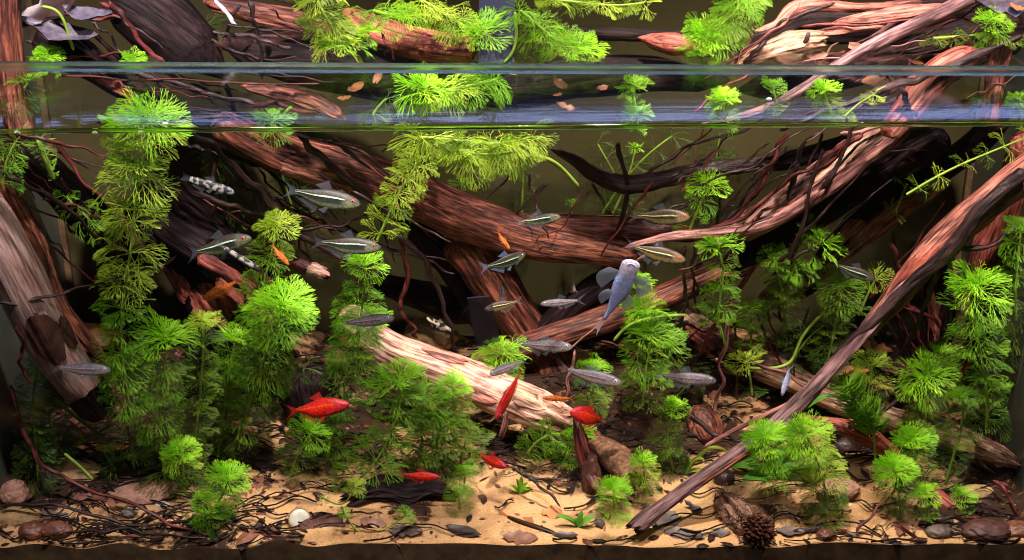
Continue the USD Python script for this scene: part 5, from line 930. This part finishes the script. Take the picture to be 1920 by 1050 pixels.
V, f, rest, gq, *_ = tube(*world([(1348, 928, .075, 34), (1372, 952, .055, 48), (1395, 985, .035, 50), (1405, 1002, .022, 36)]), 70, 44, rough=.42, ridge=.42, seed=61, end=('round', 'round'))
o = thing('root_mass', 'fibrous brown root mass behind the scaly cone', 'root'); obj('core', (V, f), 'root_fibre', o, smooth=True)
rq = np.random.default_rng(9); gv = gq.reshape(-1, 3)[rq.integers(0, gq.size // 3, 700)]; parts = []
for p in gv:
    d = unit(rq.normal(0, 1, 3) + np.array([.4, -.5, .2])) * rq.uniform(.004, .012); c = p + d * np.linspace(-.2, 1, 5)[:, None] + rq.normal(0, .0006, (5, 3)); c[:, 2] = np.maximum(c[:, 2], sand_z(c[:, 0], c[:, 1])); parts.append(segs_mesh(c[:-1], c[1:], np.full(4, .00035), np.full(4, .0003)))
obj('fibres', cat_mesh(parts), 'root_fibre', o)
def leaf_flake(parent, nm, c, L, w, ang, curl, tiltv, look, seed):
    rng = np.random.default_rng(seed); t = np.linspace(-1, 1, 10); u = np.linspace(-1, 1, 5)
    h = w * (1 - np.abs(t) ** 2.2) ** .8 * (1 + rng.normal(0, .22, 10))
    x = t * L; v = np.stack([np.broadcast_to(x[:, None], (10, 5)), h[:, None] * u[None], curl * L * (t[:, None] ** 2 * .6 + .5 * u[None] ** 2 * .6) + rng.normal(0, .035 * w, (10, 5))], -1)
    ca, sa = math.cos(ang), math.sin(ang); R = np.array([[ca, sa, 0], [-sa, ca, 0], [0, 0, 1]])
    A = trimesh.geometry.align_vectors([0, 0, 1], unit(np.array(tiltv, float)))[:3, :3]
    V = np.asarray(c) + (v.reshape(-1, 3) @ R) @ A.T; f = grid_faces(10, 5, wrap=False)
    if parent is None and nm is None: return V, f
    return obj(nm, (V, f), look, parent, smooth=True)
def litter_leaf(label, px, py, L, W, ang, look, seed, curl=.12, tilt=(0, -.25, 1), lift=.003, cat='dead leaf', name='dead_leaf', group=None):
    p = S(px, py); k = .72 if py > 1004 else 1.0; L, W, lift = L * k, W * k, lift * k
    if py > 1004: p = p + [0, .004 * (seed % 5), 0]
    V, f = leaf_flake(None, None, p + [0, 0, lift], M(p, L) / 2, M(p, W) / 2, math.radians(ang), curl, tilt, look, seed)
    return single(name, (V, f), look, label, cat, group, smooth=True)
LV = [('large dark brown leaf on the front sand under the loach', 975, 1018, 96, 40, 8, 'litter_brown'), ('small dark leaf beside the large brown leaf', 1060, 1018, 70, 20, 10, 'litter_dark'),
 ('long dark bark slip at the front edge left of the brown leaf', 868, 1018, 100, 34, -4, 'litter_dark'), ('red brown leaf lying in the left litter', 165, 945, 70, 50, 12, 'litter_brown'),
 ('grey purple leaf in the bottom left litter', 105, 972, 70, 40, -25, 'litter_grey'), ('reddish leaf stalk at the lower left sand', 190, 845, 110, 22, 14, 'litter_orange'),
 ('dark leaf at the front right of the board tip', 1250, 978, 60, 34, 15, 'litter_grey'), ('speckled dark leaf along the front edge right of the board', 1285, 1022, 110, 34, 4, 'litter_grey'),
 ('grey shell-like leaf at the front left of the cone', 1345, 1015, 74, 30, 8, 'litter_grey'), ('small grey leaf at the front edge by the board', 1235, 1010, 32, 14, -5, 'stone_grey'),
 ('thin dark leaf under the slanting board', 1300, 955, 46, 14, -30, 'litter_dark'), ('brown leaf under the plant ball', 1225, 955, 50, 18, 10, 'litter_dark'),
 ('dark leaf beside the front sprout', 1125, 985, 26, 20, -60, 'litter_dark'), ('curled tan leaf left of the front sprout', 1035, 965, 40, 26, 10, 'litter_orange'),
 ('dark crumpled leaf by the small sword plant', 1480, 1000, 60, 18, 8, 'litter_grey'), ('thin leaf on the sand under the front right plant', 1520, 998, 70, 12, 20, 'litter_dark'),
 ('dark flake lying at right in the sand', 1600, 1012, 40, 12, -15, 'litter_grey'), ('brown leaf in the right front litter', 1700, 1005, 60, 26, 15, 'litter_brown'),
 ('dark leaf near the bottom right roots', 1790, 1012, 70, 26, -5, 'litter_dark'), ('reddish leaf left of the dark stump foot', 500, 1000, 70, 20, -8, 'litter_brown'),
 ('grey leaf in front of the dark stump foot', 760, 1000, 66, 26, 12, 'litter_grey'), ('dark leaf on the left sand ledge', 195, 925, 90, 26, 6, 'litter_dark'),
 ('pale stone-like leaf left of the runner tuft', 700, 985, 54, 26, 0, 'stone_warm'), ('orange leaf lying at the back right', 1640, 655, 70, 30, -10, 'litter_orange'), ('orange leaf lying at the back behind the tan log', 1590, 700, 80, 30, 12, 'litter_orange'),
 ('rusty leaf by the trunk foot', 705, 655, 90, 46, -28, 'litter_orange'), ('dark leaf at the rear left of the pale log', 620, 690, 80, 40, 20, 'litter_brown'), ('ochre leaf on the rear right sand', 1770, 690, 80, 30, 14, 'litter_orange')]
for i, (lb, x, y, l, w_, a, lk) in enumerate(LV): litter_leaf(lb, x, y, l, w_, a, lk, 50 + i)
o = single('wood_chunk', blob(P(1108, 895, .10), M(P(1108, 895, .1), 26), 71, .3, flat=(.7, .7, 2.0)), 'bark', 'dark bark chunk leaning on the cracked seed pod', 'bark', smooth=True)
# added bluish plate standing in for a reflection in the front glass
pl = np.array([P(876, 560, .15), P(920, 556, .15), P(938, 640, .17), P(892, 650, .17)]); nrm = unit(np.cross(pl[1] - pl[0], pl[3] - pl[0])); hull = trimesh.convex.convex_hull(np.vstack([pl, pl + nrm * .002]))
single('bluish_plate', hull, 'plate_blue', 'bluish translucent plate added as a glass reflection before the dark trunk', 'plate')
pl = np.array([P(898, -20, .26), P(966, -20, .26), P(964, 118, .19), P(898, 118, .19)]); nrm = unit(np.cross(pl[1] - pl[0], pl[3] - pl[0])); hull = trimesh.convex.convex_hull(np.vstack([pl, pl + nrm * .002]))
single('bluish_plate', hull, 'plate_blue', 'bluish translucent plate behind the floating plants at top centre', 'plate')
# dark leaves lying on the surface at the top left, orange and rusty pieces standing in for sand reflections
for i, (lb, x, y, d, l, w_, a, lk) in enumerate([
 ('crumpled dark leaf skin on the surface at the top left', 165, 30, .155, 110, 34, -18, 'film'), ('second dark leaf skin below it at the top left', 110, 62, .15, 150, 30, 14, 'film'), ('black leaf skin in the top left corner', 95, 18, .17, 190, 40, 5, 'litter_dark'),
 ('wine dark leaf in the top right corner', 1885, 12, .19, 120, 40, 14, 'film'), ('orange chip of leaf in the top right corner', 1906, 15, .175, 30, 20, 0, 'litter_orange'),
 ('orange piece for reflected sand below the surface at right of the pink branch', 1640, 147, .21, 70, 26, -4, 'sand_reflection'), ('tan piece for reflected sand below the surface beside the top right rosette', 1820, 80, .23, 60, 18, -12, 'sand_reflection'),
 ('orange chip for reflected sand under the surface right of the slim pole', 1715, 118, .2, 44, 18, -10, 'sand_reflection'), ('tan chip for reflected sand below the surface at upper right', 1600, 95, .23, 90, 16, 8, 'litter_brown'), ('orange slip for reflected sand below the rim at the right', 1540, 122, .22, 90, 14, -6, 'sand_reflection'),
 ('rusty piece for reflected sand below the surface right of the floating plant', 1050, 158, .19, 44, 20, -20, 'sand_reflection'), ('small rusty chip for reflected sand under the rusty piece', 1046, 178, .18, 24, 14, 10, 'sand_reflection'), ('rusty slip for reflected sand at the right of the rusty piece', 1130, 165, .19, 30, 14, 40, 'litter_brown'), ('rusty long chip for reflected sand nearest the waterline', 1060, 200, .16, 50, 14, 14, 'sand_reflection'),
 ('orange piece for reflected sand left of the floating plant', 668, 165, .19, 46, 26, 20, 'sand_reflection'), ('second orange piece for reflected sand left of the floating plant', 645, 185, .18, 36, 22, 30, 'sand_reflection'), ('rusty chip for reflected sand above the orange pieces', 708, 145, .2, 20, 34, 10, 'litter_brown'),
 ('pointed pink leaf at the upper right under the beams', 1530, 105, .21, 60, 20, -40, 'stone_warm'), ('oval rosy leaf at the upper right', 1610, 82, .215, 56, 34, -40, 'stone_warm')]):
    p = P(x, y, d); p[2] = min(p[2], -.008) if i > 4 else p[2]
    if i > 4: l, w_ = l * .8, w_ * .6
    V, f = leaf_flake(None, None, p, M(p, l) / 2, M(p, w_) / 2 * 1.6, math.radians(a), .3, (.25 * math.sin(i * 2.1), -.35 + .3 * math.cos(i * 1.7), 1), lk, 200 + i)
    single('dead_leaf', (V, f), lk, lb, 'dead leaf', smooth=True)
for i, (lb, x, y, s_) in enumerate([('row of tiny bubbles on the left waterline', 32, 248, 9), ('small bubble clinging to the waterline under the left rim', 178, 248, 8), ('bright bubble on the waterline before the tall left plant', 264, 247, 8), ('pale bubble on the floating crown of the tall left plant', 310, 232, 8), ('small bubble in the rim pane at right', 1442, 186, 8)]):
    c = P(x, y, .003); single('air_bubble', blob(c, M(c, s_) / 2, i, .05, sub=2, flat=(1.4, .8, .8)), 'bubble', lb, 'bubble', smooth=True)
# tiny litter nobody could count
rng = np.random.default_rng(5)
def scatter(n, dens):
    out = []
    while len(out) < n:
        x, y = rng.uniform(-.53, .53), rng.uniform(.003, .41)
        if rng.random() < dens(x, y): out.append((x, y, float(sand_z(x, y))))
    return np.array(out)
def den(x, y): 
    left = np.clip((-.14 - x) / .15, 0, 1); right = np.clip((x - .33) / .1, 0, 1); front = np.exp(-y / .014) * .5; back = np.clip((y - .08) / .1, 0, 1) * .6
    return min(1, left * .9 + right * .7 + front + back + .13)
for nm, lb, lk, n, s_ in (('leaf_litter', 'fine dark brown leaf bits strewn over the sand', 'litter_dark', 1700, .0042), ('leaf_litter', 'fine reddish brown leaf bits strewn over the sand', 'litter_brown', 1400, .0042), ('gravel', 'fine tan grit scattered among the litter', 'stone_warm', 420, .0026)):
    q = scatter(n, den); parts = []
    for i, p in enumerate(q):
        if nm == 'gravel':
            m = trimesh.creation.icosphere(0); parts.append((m.vertices * rng.uniform(.5, 1.1, 3) * s_ + p, m.faces)); continue
        a = rng.uniform(0, 6.28); l = s_ * rng.lognormal(0, .55); w_ = l * rng.uniform(.12, .6); ca, sa = math.cos(a), math.sin(a); h = rng.uniform(-.25, .25, 2)
        c = np.array([[-1, 0, 0], [-.3, -1, .15], [.4, -.8, .1], [1, 0, 0], [.3, .9, .2], [-.4, .8, .1], [0, 0, .5]]) * [l, w_, w_ * .6]
        c = c @ np.array([[ca, sa, h[0]], [-sa, ca, h[1]], [0, 0, 1]]); parts.append((c + p + [0, 0, .0012], np.array([[6, k, (k + 1) % 6] for k in range(6)])))
    V, f = cat_mesh(parts); tag(obj(nm, (V, f), lk), lb, 'litter' if nm != 'gravel' else 'gravel', kind='stuff')
parts = []
for i in range(460):                                 # hair roots in the litter
    p = scatter(1, lambda x, y: den(x, y) * (1 if y < .2 else .2))[0]; a = rng.uniform(-.6, .6) + (math.pi if rng.random() < .5 else 0); l = rng.uniform(.02, .07); t = np.linspace(0, 1, 9)[:, None]
    c = p + np.hstack([math.cos(a) * l * t, math.sin(a) * l * t * .6 + .006 * np.sin(t * 5 + i), 0 * t]); c[:, 1] = np.clip(c[:, 1], .003, .42); c[:, 0] = np.clip(c[:, 0], -.54, .54)
    c[:, 2] = sand_z(c[:, 0], c[:, 1]) + .002 + .004 * np.sin(t[:, 0] * 3.1); r_ = rng.uniform(.0005, .0013); parts.append(segs_mesh(c[:-1], c[1:], np.full(8, r_), np.full(8, r_ * .9), 4))
tag(obj('hair_roots', cat_mesh(parts), 'dark_wood', var=None), 'fine dark hair roots matted in the litter', 'root', kind='stuff')
